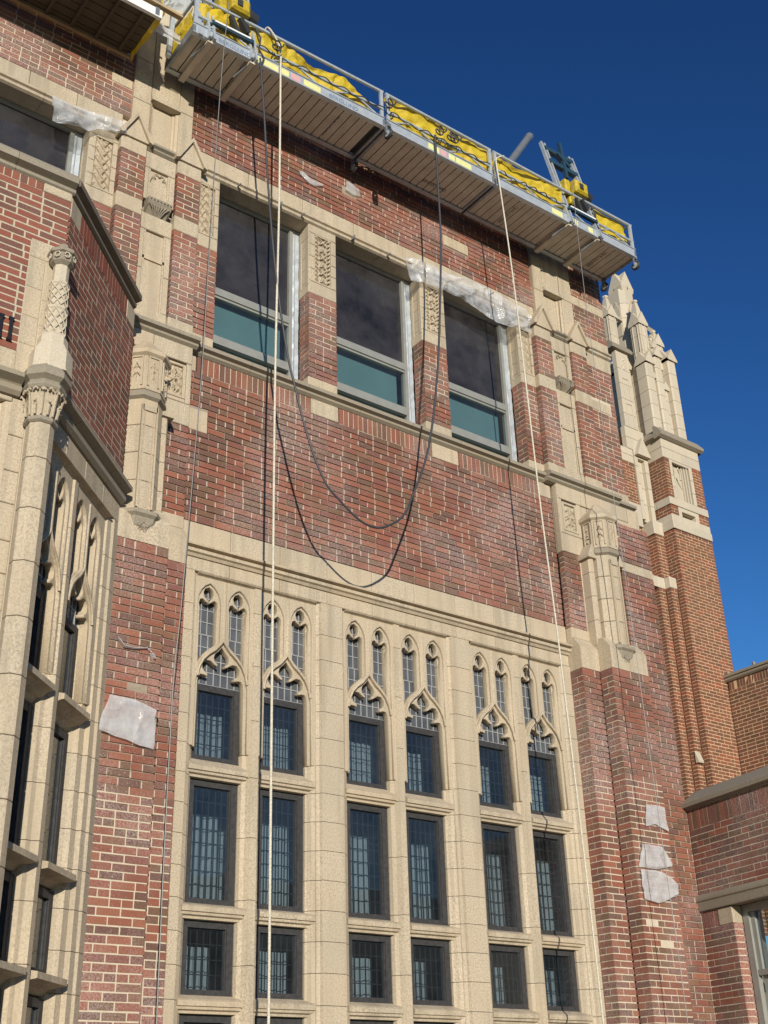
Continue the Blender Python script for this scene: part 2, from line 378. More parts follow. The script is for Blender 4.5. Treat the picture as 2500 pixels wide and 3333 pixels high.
# stone plates pierced with openings: filled 2D outlines, extruded and eased
def plate(F,outer,holes,n_front,depth,bevel,name,mat,parent,us=1.0,u_off=0):
    cu=bpy.data.curves.new(name,'CURVE'); cu.dimensions='2D'; cu.fill_mode='BOTH'; cu.extrude=max(depth/2-bevel,.001); cu.bevel_depth=bevel; cu.bevel_resolution=1; cu.offset=-bevel
    for P in [outer]+holes:
        sp=cu.splines.new('POLY'); sp.points.add(len(P)-1); sp.use_cyclic_u=True
        for k,(u,z) in enumerate(P): sp.points[k].co=(u*us+u_off,z,0,1)
    t=bpy.data.objects.new('tmp',cu); COL.objects.link(t); bpy.context.view_layer.update()
    dg=bpy.context.evaluated_depsgraph_get(); me=bpy.data.meshes.new_from_object(t.evaluated_get(dg)); bpy.data.objects.remove(t)
    for v in me.vertices:
        u,z,n=v.co; v.co=F.p(u,n_front-depth/2+n,z)
    me.materials.clear(); me.materials.append(MATS[mat]); me.name=name
    o=bpy.data.objects.new(name,me); COL.objects.link(o); o.parent=parent; return o
def text(F,s,u,z,n,size,mat,parent,rot=0,name='lettering',down=False,axes=None):
    cu=bpy.data.curves.new(name,'FONT'); cu.body=s; cu.size=size; cu.extrude=.0006
    t=bpy.data.objects.new('tmp',cu); COL.objects.link(t); bpy.context.view_layer.update()
    me=bpy.data.meshes.new_from_object(t.evaluated_get(bpy.context.evaluated_depsgraph_get())); bpy.data.objects.remove(t)
    o0,ax,ay=axes; az=ax.cross(ay)
    for v in me.vertices: v.co=o0+ax*v.co.x+ay*v.co.y+az*v.co.z
    me.materials.clear(); me.materials.append(MATS[mat]); o=bpy.data.objects.new(name,me); COL.objects.link(o); o.parent=parent; return o
# ------------------------------------------------------------------ ground
g=MB(); g.add([(-400,-400,-1.6),(400,-400,-1.6),(400,400,-1.6),(-400,400,-1.6)],[(0,1,2,3)]); o=g.build('ground','asphalt'); o['kind']='structure'
g=MB(); g.box(W3,-6,30,-1.6,-1.48,4.2,14,a=.2); plain('paving',(.27,.25,.22),.9,nz=.3,ns=3); o=g.build('pavement','paving'); o['kind']='structure'
# ------------------------------------------------------------------ main hall facade
HALL=thing('school_building','red brick and cream stone hall with tall tracery windows below three plain upper windows','building')
B=Bricks(HALL,'brick_red','mortar'); S=Stones(HALL)
M=fX(0,9.6)
XL,XR=4.87,10.14      # inner edges of the lower pilasters
UL,UR=4.86,10.045     # inner edges of the upper pilasters
def core():
    m=MB(); 
    for (a,b,z0,z1) in ((3.6,4.95,-1.6,12.1),(-4,3.6,10.0,12.1),(-4,3.6,-1.6,7.5),(-4,1.7,7.5,10.0),(10.05,11.63,-1.6,12.1),(4.95,10.05,10.0,12.1),(4.95,10.05,4.97,7.5),(4.95,10.05,-1.6,-.35)): m.box(M,a,b,z0,z1,-.6,-.1)
    m.build('wall_core','mortar',HALL)
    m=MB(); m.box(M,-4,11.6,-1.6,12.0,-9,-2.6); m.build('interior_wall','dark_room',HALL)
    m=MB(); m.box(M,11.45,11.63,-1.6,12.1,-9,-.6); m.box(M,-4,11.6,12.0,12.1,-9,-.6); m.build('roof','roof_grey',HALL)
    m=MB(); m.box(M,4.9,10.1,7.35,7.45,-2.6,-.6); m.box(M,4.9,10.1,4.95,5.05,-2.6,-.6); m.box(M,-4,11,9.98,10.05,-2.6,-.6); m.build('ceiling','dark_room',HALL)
core()
# spandrel between the two rows of windows, with its soldier course
B.lay(M,4.84,10.12,5.455,7.1968,0,skip=((4.84,5.13,6.48,6.76),),hdr=6,raked=True)
S.blk(M,4.86,5.13,6.49,6.75,.004)
for a,b in ((4.97,6.415),(6.80,8.16),(8.58,9.90)): B.soldier(M,a,b,7.1968,7.40,0)
for a,b in ((6.42,6.795),(8.165,8.575),(9.905,10.12),(4.84,4.965)): S.blk(M,a,b,7.20,7.405,.003)
# string course that doubles as window sill
SILL=[(-.3,7.405),(.0,7.405),(.035,7.43),(.035,7.455),(.085,7.47),(.085,7.515),(.0,7.555),(-.3,7.575)]
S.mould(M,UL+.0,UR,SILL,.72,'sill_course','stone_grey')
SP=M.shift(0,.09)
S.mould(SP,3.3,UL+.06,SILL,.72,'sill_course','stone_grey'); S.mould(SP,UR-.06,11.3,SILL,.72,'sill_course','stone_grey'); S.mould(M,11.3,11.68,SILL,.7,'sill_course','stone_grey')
# stone band and label mould above the tracery
S.run(M,XL,XR,5.205,5.452,.0,.56)
LAB=[(-.1,5.075),(.012,5.075),(.03,5.10),(.055,5.11),(.06,5.14),(.035,5.155),(.035,5.165),(.085,5.165),(.09,5.185),(.0,5.218),(-.1,5.218)]
S.mould(M,XL+.03,XR,LAB,.56,'label_mould')
S.run(M,XL,XR,4.935,5.076,-.002,.56)
# piers of the tracery window
GX=[5.065,6.810,8.553]; GW=1.483
def splay(x,sg): return [(x,0),(x+sg*.012,-.03),(x+sg*.042,-.045),(x+sg*.047,-.06),(x+sg*.078,-.075),(x+sg*.10,-.11),(x+sg*.118,-.125),(x+sg*.118,-.26)]
def pier(xl,xr,l=True,r=True):
    P=(splay(xr,1) if r else [(xr,0),(xr,-.26)])+(list(reversed(splay(xl,-1))) if l else [(xl,-.26),(xl,0)])
    S.vstack(M,P,-1.4,4.935,.272)
pier(XL-.05,GX[0],False,True); pier(GX[0]+GW,GX[1]); pier(GX[1]+GW,GX[2]); pier(GX[2]+GW,XR+.03,True,False)
def ogee(c,front):
    if front: h=[(0,4.285),(.03,4.235),(.085,4.175),(.155,4.122),(.218,4.052),(.26,3.96),(.28,3.85),(.284,3.12)]
    else: h=[(0,4.235),(.035,4.19),(.072,4.155),(.084,4.115),(.074,4.080),(.040,4.058),(.044,4.032),(.076,4.050),(.120,4.080),(.168,4.08),(.202,4.045),(.204,3.995),(.183,3.965),(.146,3.945),(.150,3.917),(.185,3.928),(.222,3.928),(.243,3.900),(.250,3.85),(.252,3.12)]
    return [(c+x,z) for x,z in h]+[(c-x,z) for x,z in reversed(h) if x>0]
EX=[(0,4.345),(.03,4.29),(.085,4.225),(.155,4.17),(.215,4.105),(.255,4.02),(.285,3.93)]
def exz(x):
    for (a,za),(b,zb) in zip(EX,EX[1:]):
        if a<=x<=b: return za+(zb-za)*(x-a)/(b-a)
    return EX[-1][1]
def small(c,sg,front):
    m=.166; hw=.126 if front else .095
    if front: top=[(-hw,4.66),(-hw*.93,4.72),(-hw*.72,4.78),(-hw*.38,4.83),(0,4.86),(hw*.38,4.83),(hw*.72,4.78),(hw*.93,4.72),(hw,4.66)]
    else: top=[(-.095,4.60),(-.104,4.645),(-.095,4.685),(-.066,4.70),(-.036,4.68),(-.012,4.662),(-.014,4.690),(-.045,4.72),(-.058,4.765),(-.043,4.808),(0,4.83),(.043,4.808),(.058,4.765),(.045,4.72),(.014,4.690),(.012,4.662),(.036,4.68),(.066,4.70),(.095,4.685),(.104,4.645),(.095,4.60)]
    P=[(c+sg*(m+x),z) for x,z in top]
    lo,hi=m-hw,m+hw; N=7
    P+=[(c+sg*(hi+(lo-hi)*i/N),exz(hi+(lo-hi)*i/N)+(.0 if front else .012)) for i in range(N+1)]
    return P
def tracery(F,us,uo,root,piece='tracery'):
    zf=3.22
    for fr,nf,d,bv in ((True,-.05,.04,.009),(False,-.078,.075,.005)):
        H=[]
        rect=[(-.02,zf)]
        for c in (.375,1.108):
            H+=[small(c,s_,fr) for s_ in (-1,1)]; o_=ogee(c,fr); k=len(o_)//2+1; rgt=[(u,max(z,zf)) for u,z in o_[:k]]
            rect+=[(2*c-u,z) for u,z in reversed(rgt)]+rgt[1:]
        rect+=[(1.503,zf),(1.503,4.95),(-.02,4.95)]
        plate(F,rect,H,nf,d,bv,piece,'stone',root,us,uo)
    # raised rib on the ogee and the little mullion above it
    for c in (.375,1.108):
        for sg in (-1,1):
            m=MB(); pts=[F.p((c+sg*x)*us+uo,-.05,z-.035) for x,z in ((.0,4.345),(.012,4.315),(.03,4.29),(.085,4.225),(.155,4.17),(.215,4.105),(.255,4.02),(.272,3.93))]; m.tube(pts,.013,6); m.build('ogee_rib','stone',root)
        m=MB(); m.vp(F,[((c-.022)*us+uo,-.055),((c-.008)*us+uo,-.04),((c+.008)*us+uo,-.04),((c+.022)*us+uo,-.055)],4.31,4.9); m.build('slim_mullion','stone',root)
def mullion_poly(c,us=1,uo=0,w=.108): return [((c+sg*a)*us+uo,n) for sg,a,n in ((-1,w,-.26),(-1,w,-.14),(-1,w-.01,-.105),(-1,w-.045,-.085),(-1,w-.06,-.055),(-1,.045,-.05),(-1,.035,-.03),(1,.035,-.03),(1,.045,-.05),(1,w-.06,-.055),(1,w-.045,-.085),(1,w-.01,-.105),(1,w,-.14),(1,w,-.26))]
TR=lambda zb,zt:[(-.26,zb),(-.10,zb),(-.095,zb+.02),(-.065,zb+.03),(-.06,zb+.05),(-.04,zb+.055),(-.035,zb+.095),(-.055,zb+.11),(-.14,zt),(-.26,zt)]
ROWS=[(3.127,3.86),(1.853,2.95),(1.103,1.715),(-.30,.955)]
def leaded(F,u0,u1,z0,z1,n,parent,cu,cz,wd=.006,mat='lead',name='glazing_bars'):
    m=MB(); k=max(1,round((u1-u0)/cu)); q=max(1,round((z1-z0)/cz))
    for i in range(k+1): u=u0+(u1-u0)*i/k; m.box(F,u-wd/2,u+wd/2,z0,z1,n-.006,n+.006)
    for i in range(q+1): z=z0+(z1-z0)*i/q; m.box(F,u0,u1,z-wd/2,z+wd/2,n-.005,n+.005)
    return m.build(name,mat,parent)
def curtain(F,u0,u1,z0,z1,n,parent,seed,mat='curtain'):
    N=44; m=MB(); vs=[]; fs=[]
    for i in range(N+1):
        u=u0+(u1-u0)*i/N; d=.022*math.sin(i*1.35+seed)+.02*math.sin(i*.47+seed*2)
        vs+=[F.p(u,n+d,z0),F.p(u+.01*math.sin(i+seed),n+d*.6,z1)]
    fs=[(2*i,2*i+2,2*i+3,2*i+1) for i in range(N)]; m.add(vs,fs,.5); return m.build('curtain',mat,parent,smooth=True)
def casement(F,u0,u1,z0,z1,root,seed,ncols=5):
    m=MB(); n=-.155; a,b,c,d=.056,.048,.062,.06
    m.box(F,u0,u0+a,z0,z1,n-.05,n); m.box(F,u1-a-.01,u1,z0,z1,n-.05,n+.001); m.box(F,u0+a,u1-a-.01,z0,z0+b,n-.05,n-.001); m.box(F,u0+a,u1-a-.01,z1-c,z1,n-.05,n-.001)
    m.box(F,u0+a-.004,u0+a+.012,z0+b,z1-c,n-.06,n-.012); m.box(F,u1-a-.022,u1-a-.006,z0+b,z1-c,n-.06,n-.012); m.box(F,u0+.004,u1-.004,z0,z0+.012,n,n+.016)
    wnd=m.build('casement_window','steel_dark',root)
    g=MB(); g.box(F,u0+a,u1-a-.01,z0+b,z1-c,n-.032,n-.028); g.build('pane','glass',wnd)
    leaded(F,u0+a,u1-a-.01,z0+b,z1-c,n-.062,wnd,(u1-u0-.12)/6,.118,.0075,'steel_dark','glazing_bars')
    q=random.random()*.25
    curtain(F,u0+.02+q*.1,u0+(u1-u0)*(.70+q*1.3)+.12,z0-.1,z1-.24 if z1-z0>.8 else z1-.17,-.50,wnd,seed)
    if z1-z0>.8 and seed%2: curtain(F,u0+(u1-u0)*.85,u1+.1,z0-.1,z1-.35,-.54,wnd,seed+3)
    return wnd
def lightwindow(F,us,uo,root,seed0,heads=True,mull=True):
    for li,(a,b) in enumerate(((.118,.634),(.849,1.365))):
        a2,b2=a*us+uo,b*us+uo
        for ri,(z0,z1) in enumerate(ROWS): casement(F,a2,b2,z0,z1,root,seed0+li*4+ri)
        # leaded lights in the head, pane by pane, each a touch out of true
        fr=leaded(F,a2-.01,b2+.01,3.862,4.36,-.166,root,.078,.135,.008,'lead','leaded_light')
        cols=round((b2-a2+.02)/.078)
        def panes(u0,u1,z0,z1,cu,cz):
            k=max(1,round((u1-u0)/cu)); q=max(1,round((z1-z0)/cz))
            for i in range(k):
                for j in range(q):
                    m=MB(); x0=u0+(u1-u0)*i/k; x1=u0+(u1-u0)*(i+1)/k; y0=z0+(z1-z0)*j/q; y1=z0+(z1-z0)*(j+1)/q; t=[ru(-.002,.002) for _ in range(2)]
                    vs=[F.p(x0,-.169+t[0],y0),F.p(x1,-.169+t[1],y0),F.p(x1,-.169+t[1]+.001,y1),F.p(x0,-.169+t[0]-.001,y1)]; vs+=[v-F.n*.003 for v in vs]
                    m.add(vs,[(0,1,2,3),(7,6,5,4),(0,4,5,1),(1,5,6,2),(2,6,7,3),(3,7,4,0)]); m.build('pane','glass_dusty',fr)
        panes(a2-.01,b2+.01,3.862,4.36,.078,.135)
        c=(a+b)/2*us+uo
        for sg in (-1,1):
            l=leaded(F,c+sg*.166*us-.105,c+sg*.166*us+.105,4.13 if 0 else 4.365,4.87,-.166,root,.07,.115,.007,'lead','leaded_light'); fr=l
            panes(c+sg*.166*us-.105,c+sg*.166*us+.105,4.365,4.87,.105,.25)
for gi,gx in enumerate(GX):
    F=M.shift(gx,0)
    tracery(F,1,0,HALL)
    S.vstack(F,mullion_poly(.7415),-1.4,4.93,.55,'mullion')
    S.mould(F,0.05,1.43,[(-.26,4.9),(-.06,4.9),(-.045,4.915),(-.01,4.925),(0.0,4.935),(-.26,4.935)],.5,'moulding')
    for (z0,z1),(y0,y1) in zip(ROWS,ROWS[1:]):
        for a,b in ((.05,.675),(.808,1.433)): S.mould(F,a,b,TR(y1,z0),.7,'transom')
    lightwindow(F,1,0,HALL,gi*9)
# ------------------------------------------------------------------ pilasters either side (a runs outward from the bay edge)
def oct_(m,F,cu,cn,rings,a=None): m.lathe(F,cu,cn,rings,8,math.pi/8,a)
def corbel(F,cu,cn,zt,r,root):
    m=MB(); vs=[];K=32; rings=[(1.12,0),(1.12,-.035),(1.0,-.06),(.97,-.085),(.95,-.10),(.93,-.14),(.84,-.19),(.66,-.24),(.38,-.285),(.05,-.315)]
    fs=[]
    for q,(k,z) in enumerate(rings):
        for i in range(K+1):
            t=math.pi*(i/K); rr=r*k*(1/max(math.cos(((t+math.pi/8)%(math.pi/4))-math.pi/8),.9)) if q<5 else r*k*(1+.05*math.sin(t*12+q*1.9))
            vs.append(F.p(cu+rr*math.cos(t),cn+rr*math.sin(t),zt+z))
    for q in range(len(rings)-1):
        for i in range(K): b=q*(K+1)+i; fs.append((b,b+1,b+K+2,b+K+1))
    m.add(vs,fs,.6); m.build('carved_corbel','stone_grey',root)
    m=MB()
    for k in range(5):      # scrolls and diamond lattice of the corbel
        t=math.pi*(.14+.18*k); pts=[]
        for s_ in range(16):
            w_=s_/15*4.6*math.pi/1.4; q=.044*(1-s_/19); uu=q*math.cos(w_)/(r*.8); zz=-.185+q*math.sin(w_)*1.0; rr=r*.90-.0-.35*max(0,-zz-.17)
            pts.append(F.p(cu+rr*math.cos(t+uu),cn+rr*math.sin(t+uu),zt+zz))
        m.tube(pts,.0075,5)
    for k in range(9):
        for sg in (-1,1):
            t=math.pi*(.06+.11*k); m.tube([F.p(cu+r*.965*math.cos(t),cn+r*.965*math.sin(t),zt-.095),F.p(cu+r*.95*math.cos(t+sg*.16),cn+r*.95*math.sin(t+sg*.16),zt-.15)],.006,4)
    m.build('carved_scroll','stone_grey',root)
def pilaster(x,sg,left):
    F=M
    U=lambda a: x+sg*a
    L=lambda a,b: (min(U(a),U(b)),max(U(a),U(b)))
    # brick below
    ZS=4.87
    skip=()
    if not left: skip=((10.50,10.69,1.96,2.03),(10.69,10.90,1.75,1.82))
    else: skip=((4.26,4.45,3.47,3.54),(4.50,4.58,3.20,3.27))
    B.lay(F,*L(0,.297),-1.4,2.63 if left else 3.6,.2,bond=1,hdr=0); B.lay(F,*L(0,.297),2.63 if left else 3.6,ZS,.2,bond=1,hdr=0,raked=True)
    o2=.93 if not left else .84
    zq=2.63 if left else 3.6; B.lay(F,*L(.297,o2),-1.4,zq,.4,skip=skip,hdr=8); B.lay(F,*L(.297,o2),zq,ZS,.4,skip=skip,hdr=8,raked=True)
    if not left:
        B.lay(F,*L(o2,1.535),-1.4,7.06,.2,skip=((11.0,11.68,6.36,6.50),),hdr=6,raked=True); m=MB(); m.box(F,11.672,11.70,-1.4,3.45,-.1,.19); m.build('sealant_joint','mortar_new',HALL)
        S.run(F,11.0,11.67,6.365,6.498,.204,.4); S.run(F,11.445,11.66,7.06,7.405,.103,.4); S.run(F,11.06,11.445,7.06,7.188,.103,.4)
        for X0,ya,yb,zt in ((x,9.6,9.4,ZS),(U(.297),9.4,9.2,ZS)):
            Fl=fL(X0,ya); B.lay(Fl,0,ya-yb,-1.4,zt,0,hdr=0,bond=1,rec=.012)
        # ties left in the holes and torn stone edge beside the corbel
        m=MB(); m.flat(F,[(11.0,5.15),(11.12,5.12),(11.2,4.98),(11.28,4.9),(11.30,4.62),(11.24,4.70),(11.22,4.8),(11.05,4.87),(11.0,4.87)],.15,.206); S.raw(m,'stone_patch')
    # offset blocks with weathered tops
    zb,zt=ZS,5.20
    for (a,b,nb,nt_) in ((0,.30,.205,.10),(.30,o2,.405,.30)):
        m=MB(); u0,u1=L(a,b); m.add([F.p(*p) for p in ((u0,-.1,zb),(u1,-.1,zb),(u0,nb,zb),(u1,nb,zb),(u0,nb,zt-.06),(u1,nb,zt-.06),(u0,nt_,zt+.08),(u1,nt_,zt+.08),(u0,-.1,zt+.08),(u1,-.1,zt+.08))],[(0,1,3,2),(2,3,5,4),(4,5,7,6),(6,7,9,8),(0,2,4,6,8),(1,9,7,5,3)]); S.raw(m,'stone_block',.15)
    if not left: S.blk(F,U(o2),U(o2)+.2*sg,4.9,5.15,.206)
    S.blk(F,*L(0,.32),5.28,5.42,.10)
    B.lay(F,*L(.0,.30),5.42,6.44,.09,hdr=0,raked=True)
    if not left: Fl=fL(x-.0,9.6); B.lay(Fl,.0,.09,5.42,6.44,.0,hdr=0,back=True); S.stack(Fl,0,.092,5.2,5.42,.002,.3,.05); S.run(Fl,0,.092,6.44,7.405,.002,.3,.05); 
    S.blk(F,*L(.28,.40),5.28,6.44,.095)
    S.blk(F,*L(0,.40),6.44,6.70,.10); 
    # carved panel set in a moulded frame
    def cpanel(a,b,z0,z1,seed,n=.10):
        u0,u1=L(a,b)
        S.blk(F,u0-.035,u0,z0-.03,z1+.03,n,.08,.004,g=.0005); S.blk(F,u1,u1+.035,z0-.03,z1+.03,n,.08,.004,g=.0005); S.blk(F,u0,u1,z0-.03,z0,n,.08,.004,g=.0005); S.blk(F,u0,u1,z1,z1+.03,n,.08,.004,g=.0005)
        heightfield(F,u0,u1,z0,z1,n-.016,leafcarve(seed),26,60,'carved_panel','stone',HALL)
    cpanel(.10,.29,6.78,7.13,1.3+x*0+(.7 if left else 0)); S.blk(F,*L(0,.062),6.70,7.19,.10); S.blk(F,*L(.326,.40),6.70,7.19,.10); S.blk(F,*L(.062,.326),6.70,6.748,.10); S.run(F,*L(0,1.3 if not left else .9),7.19,7.405,.10,.4)
    S.blk(F,*L(.40,.92),4.9,7.19,.085,.1)
    if not left: cpanel(.745,.86,6.62,7.0,2.2,.103); B.lay(F,*L(.90,1.0),5.2,6.36,.12,hdr=0,bond=1)
    # octagonal oriel shaft
    c=U(.575); cn=.20
    m=MB(); oct_(m,F,c,cn,[(.215,5.10),(.25,5.12),(.25,5.17),(.205,5.21)]); S.raw(m,'oriel_base',mat='stone_grey')
    z=5.21
    while z<6.40:
        e=min(z+.30,6.42); m=MB(); oct_(m,F,c,cn,[(.196,z+.003),(.200,z+.008),(.200,e-.008),(.196,e-.003)]); S.raw(m,'oriel_drum'); z=e
    # sunk panel mouldings on the front face and slim outer shafts
    w=.076; nf=cn+.185
    for sgn in (-1,1):
        m=MB(); m.box(F,c+sgn*w-.010,c+sgn*w+.010,5.22,6.33,nf-.01,nf+.016); S.raw(m,'panel_rib')
        m=MB(); m.box(F,c+sgn*(w-.03)-.005,c+sgn*(w-.03)+.005,5.22,6.27,nf-.01,nf+.007); S.raw(m,'panel_rib')
        zz=5.21
        while zz<6.35:
            e=min(zz+.32,6.38); m=MB(); m.vp(F,[(c+sgn*.235-.045,.05),(c+sgn*.235-.045,.215),(c+sgn*.235-.02,.245),(c+sgn*.235+.02,.245),(c+sgn*.235+.045,.215),(c+sgn*.235+.045,.05)],zz+.003,e-.003); S.raw(m,'slim_shaft'); zz=e
        # gablet on each slim shaft
        m=MB(); m.flat(F,[(c+sgn*.235-.085,6.36),(c+sgn*.235+.085,6.36),(c+sgn*.235+.085,6.40),(c+sgn*.235,6.56),(c+sgn*.235-.085,6.40)],.05,.275); S.raw(m,'gablet')
    m=MB(); m.box(F,c-w,c+w,6.27,6.33,nf-.01,nf+.016); S.raw(m,'panel_rib')
    m=MB(); oct_(m,F,c,cn,[(.20,6.40),(.235,6.425),(.235,6.455),(.205,6.52)]); S.raw(m,'oriel_moulding',mat='stone_grey')
    m=MB(); oct_(m,F,c,cn,[(.225,6.50),(.228,6.89),(.225,6.90)]); S.raw(m,'oriel_head')
    m=MB(); oct_(m,F,c,cn,[(.23,6.885),(.262,6.91),(.262,6.955),(.23,6.985),(.03,7.20)]); S.raw(m,'oriel_cap','stone_grey' if 0 else .1,mat='stone')
    for k in range(5):
        t=math.pi*(0.0+.25*k); nx,ny=math.cos(t),math.sin(t); ap=.228*math.cos(math.pi/8)
        FF=Fr((F.p(c+nx*ap,cn+ny*ap,0).x,F.p(c+nx*ap,cn+ny*ap,0).y),(0,1),(0,1)); nn=F.u*nx+F.n*ny; FF.n=nn; FF.u=Vector((-nn.y,nn.x,0))
        heightfield(FF,-.045,.045,6.56,6.86,-.004,leafcarve(k+.5,3,5),12,34,'carved_panel','stone',HALL)
        m=MB(); 
        for u_ in (-.056,.056): m.box(FF,u_-.008,u_+.008,6.54,6.88,-.01,.012)
        m.box(FF,-.064,.064,6.865,6.88,-.01,.0125); S.raw(m,'panel_rib')
    corbel(F,c,cn-.0,5.17,.235,HALL)
pilaster(XL,-1,True); pilaster(XR,1,False)
# ------------------------------------------------------------------ upper storey
WIN=[(5.155,6.386),(6.787,8.10),(8.495,9.79)]
PR=[(UL-.02,5.155),(6.386,6.787),(8.10,8.495),(9.79,UR+.02)]
def wpier(a,b,carve,left=True):
    S.blk(M,a,b,7.56,7.69,.003,.24)
    B.lay(M,a,b,7.69,8.097,0,hdr=0,bond=1,raked=True); B.lay(M,a,b,8.097,8.872,0,hdr=0,bond=1)
    if left: B.lay(fL(a,9.8),0,.2,7.69,8.872,0,hdr=0,bond=0); S.blk(fL(a,9.8),0,.198,7.56,7.69,.002,.05)
    S.blk(M,a,b,8.872,9.05,.003,.22); S.blk(M,a,b,9.78,9.905,.003,.22)
    w=(b-a); c0,c1=a+w*.235,b-w*.19
    S.stack(M,a,c0,9.05,9.78,.003,.18,.22); S.stack(M,c1,b,9.05,9.78,.003,.18,.22); S.blk(M,c0,c1,9.05,9.07,.003,.1,.002,g=.0005); S.blk(M,c0,c1,9.76,9.78,.003,.1,.002,g=.0005)
    heightfield(M,c0,c1,9.07,9.76,-.012,carve,30,90,'carved_panel','stone',HALL)
    if left:      # reveal with a long sunk panel
        FF=fL(a,9.8); S.blk(FF,0,.198,8.872,8.99,.002,.04); S.blk(FF,0,.198,9.70,9.905,.002,.04)
        S.blk(FF,0,.05,8.99,9.70,.002,.04); S.blk(FF,.13,.198,8.99,9.70,.002,.04); S.blk(FF,.05,.13,8.99,9.70,-.014,.03)
scroll=lambda sd:(lambda a,b: -.012+.030*max(0,math.sin(b*34+math.sin(a*9+sd)*2.6))*max(0,1-abs(a-.5)*1.9)+(.014 if abs(math.sin(b*17+a*6))>.9 else 0)+.006*noise.noise(Vector((a*9,b*30,sd)))-.002)
wpier(PR[0][0],PR[0][1],scroll(1.0),False); wpier(*PR[1],geocarve); wpier(*PR[2],geocarve); wpier(*PR[3],scroll(2.4))
def bigwindow(F,a,b,blind=True,seed=0):
    n=-.2; z0,z1=7.575,9.905; rw=.10
    m=MB(); w=.045
    m.box(F,a,a+w,z0,z1,n-.08,n); m.box(F,b-rw-w,b-rw,z0,z1,n-.08,n+.001); m.box(F,a+w,b-rw-w,z1-.045,z1,n-.08,n-.001)
    m.box(F,a+w,b-rw-w,8.47,8.565,n-.075,n+.006); m.box(F,a+w,b-rw-w,7.83,7.90,n-.075,n+.004); m.box(F,a+w,b-rw-w,z0,7.64,n-.075,n+.003)
    m.box(F,a+w,a+w+.02,7.9,8.47,n-.06,n-.01); m.box(F,a+w,b-rw-w,8.44,8.472,n-.06,n-.012); m.box(F,a+w,b-rw-w,7.898,7.93,n-.06,n-.012); m.box(F,a+w+.001,b-rw-w-.001,7.803,7.832,n-.06,n+.014)
    wd=m.build('window','frame_grey',HALL)
    g=MB(); g.box(F,a+w,b-rw-w,8.565,z1-.045,n-.045,n-.04); g.build('pane','glass_tint',wd)
    g=MB(); g.box(F,a+w,b-rw-w,7.90,8.47,n-.045,n-.04); g.build('pane','glass',wd)
    g=MB(); g.box(F,a+w,b-rw-w,7.64,7.83,n-.045,n-.04); g.build('pane','glass',wd)
    if blind:
        g=MB(); g.box(F,a+.02,b-rw-.09,7.66,8.52,n-.125,n-.12); g.build('roller_blind','blind',wd)
    # tall strip of wrapped metal trim beside the frame
    g=MB(); vs=[];fs=[]; N=40
    for i in range(N+1):
        z=z0+(z1-z0)*i/N
        for u,dn in ((b-rw-.002,-.02),(b-rw+.03,-.012),(b-rw*.5,-.02),(b-.004,-.012)): vs.append(F.p(u,n+dn+ru(-.004,.004),z))
    for i in range(N):
        for k in range(3): q=i*4+k; fs.append((q,q+1,q+5,q+4))
    g.add(vs,fs,.3); g.build('jamb_wrap','alu',wd)
for i,(a,b) in enumerate(WIN): bigwindow(M,a,b,True,i)
m=MB()
for a,b in WIN: m.box(M,a-.01,b+.01,9.905,9.93,-.24,-.02)
m.build('window_soffit','wood_dark',HALL)
LINT=[(-.2,9.9),(.0,9.9),(.03,9.915),(.035,9.945),(.015,9.955),(.05,9.97),(.052,9.995),(.02,10.015),(.0,10.02),(-.2,10.02)]
S.mould(M,UL+.09,UR-.09,LINT,.78,'lintel_moulding'); S.run(M,UL-.1,UR+.1,10.02,10.24,.003,.8)
B.lay(M,UL-.15,UR+.1,10.245,11.95,0,raked=True,skip=((8.55,9.0,10.60,10.80),(6.9,7.12,10.66,10.80)),hdr=6)
S.blk(M,8.56,8.99,10.61,10.79,.004); B.soldier(M,8.14,8.54,10.60,10.80,.003,back=False)
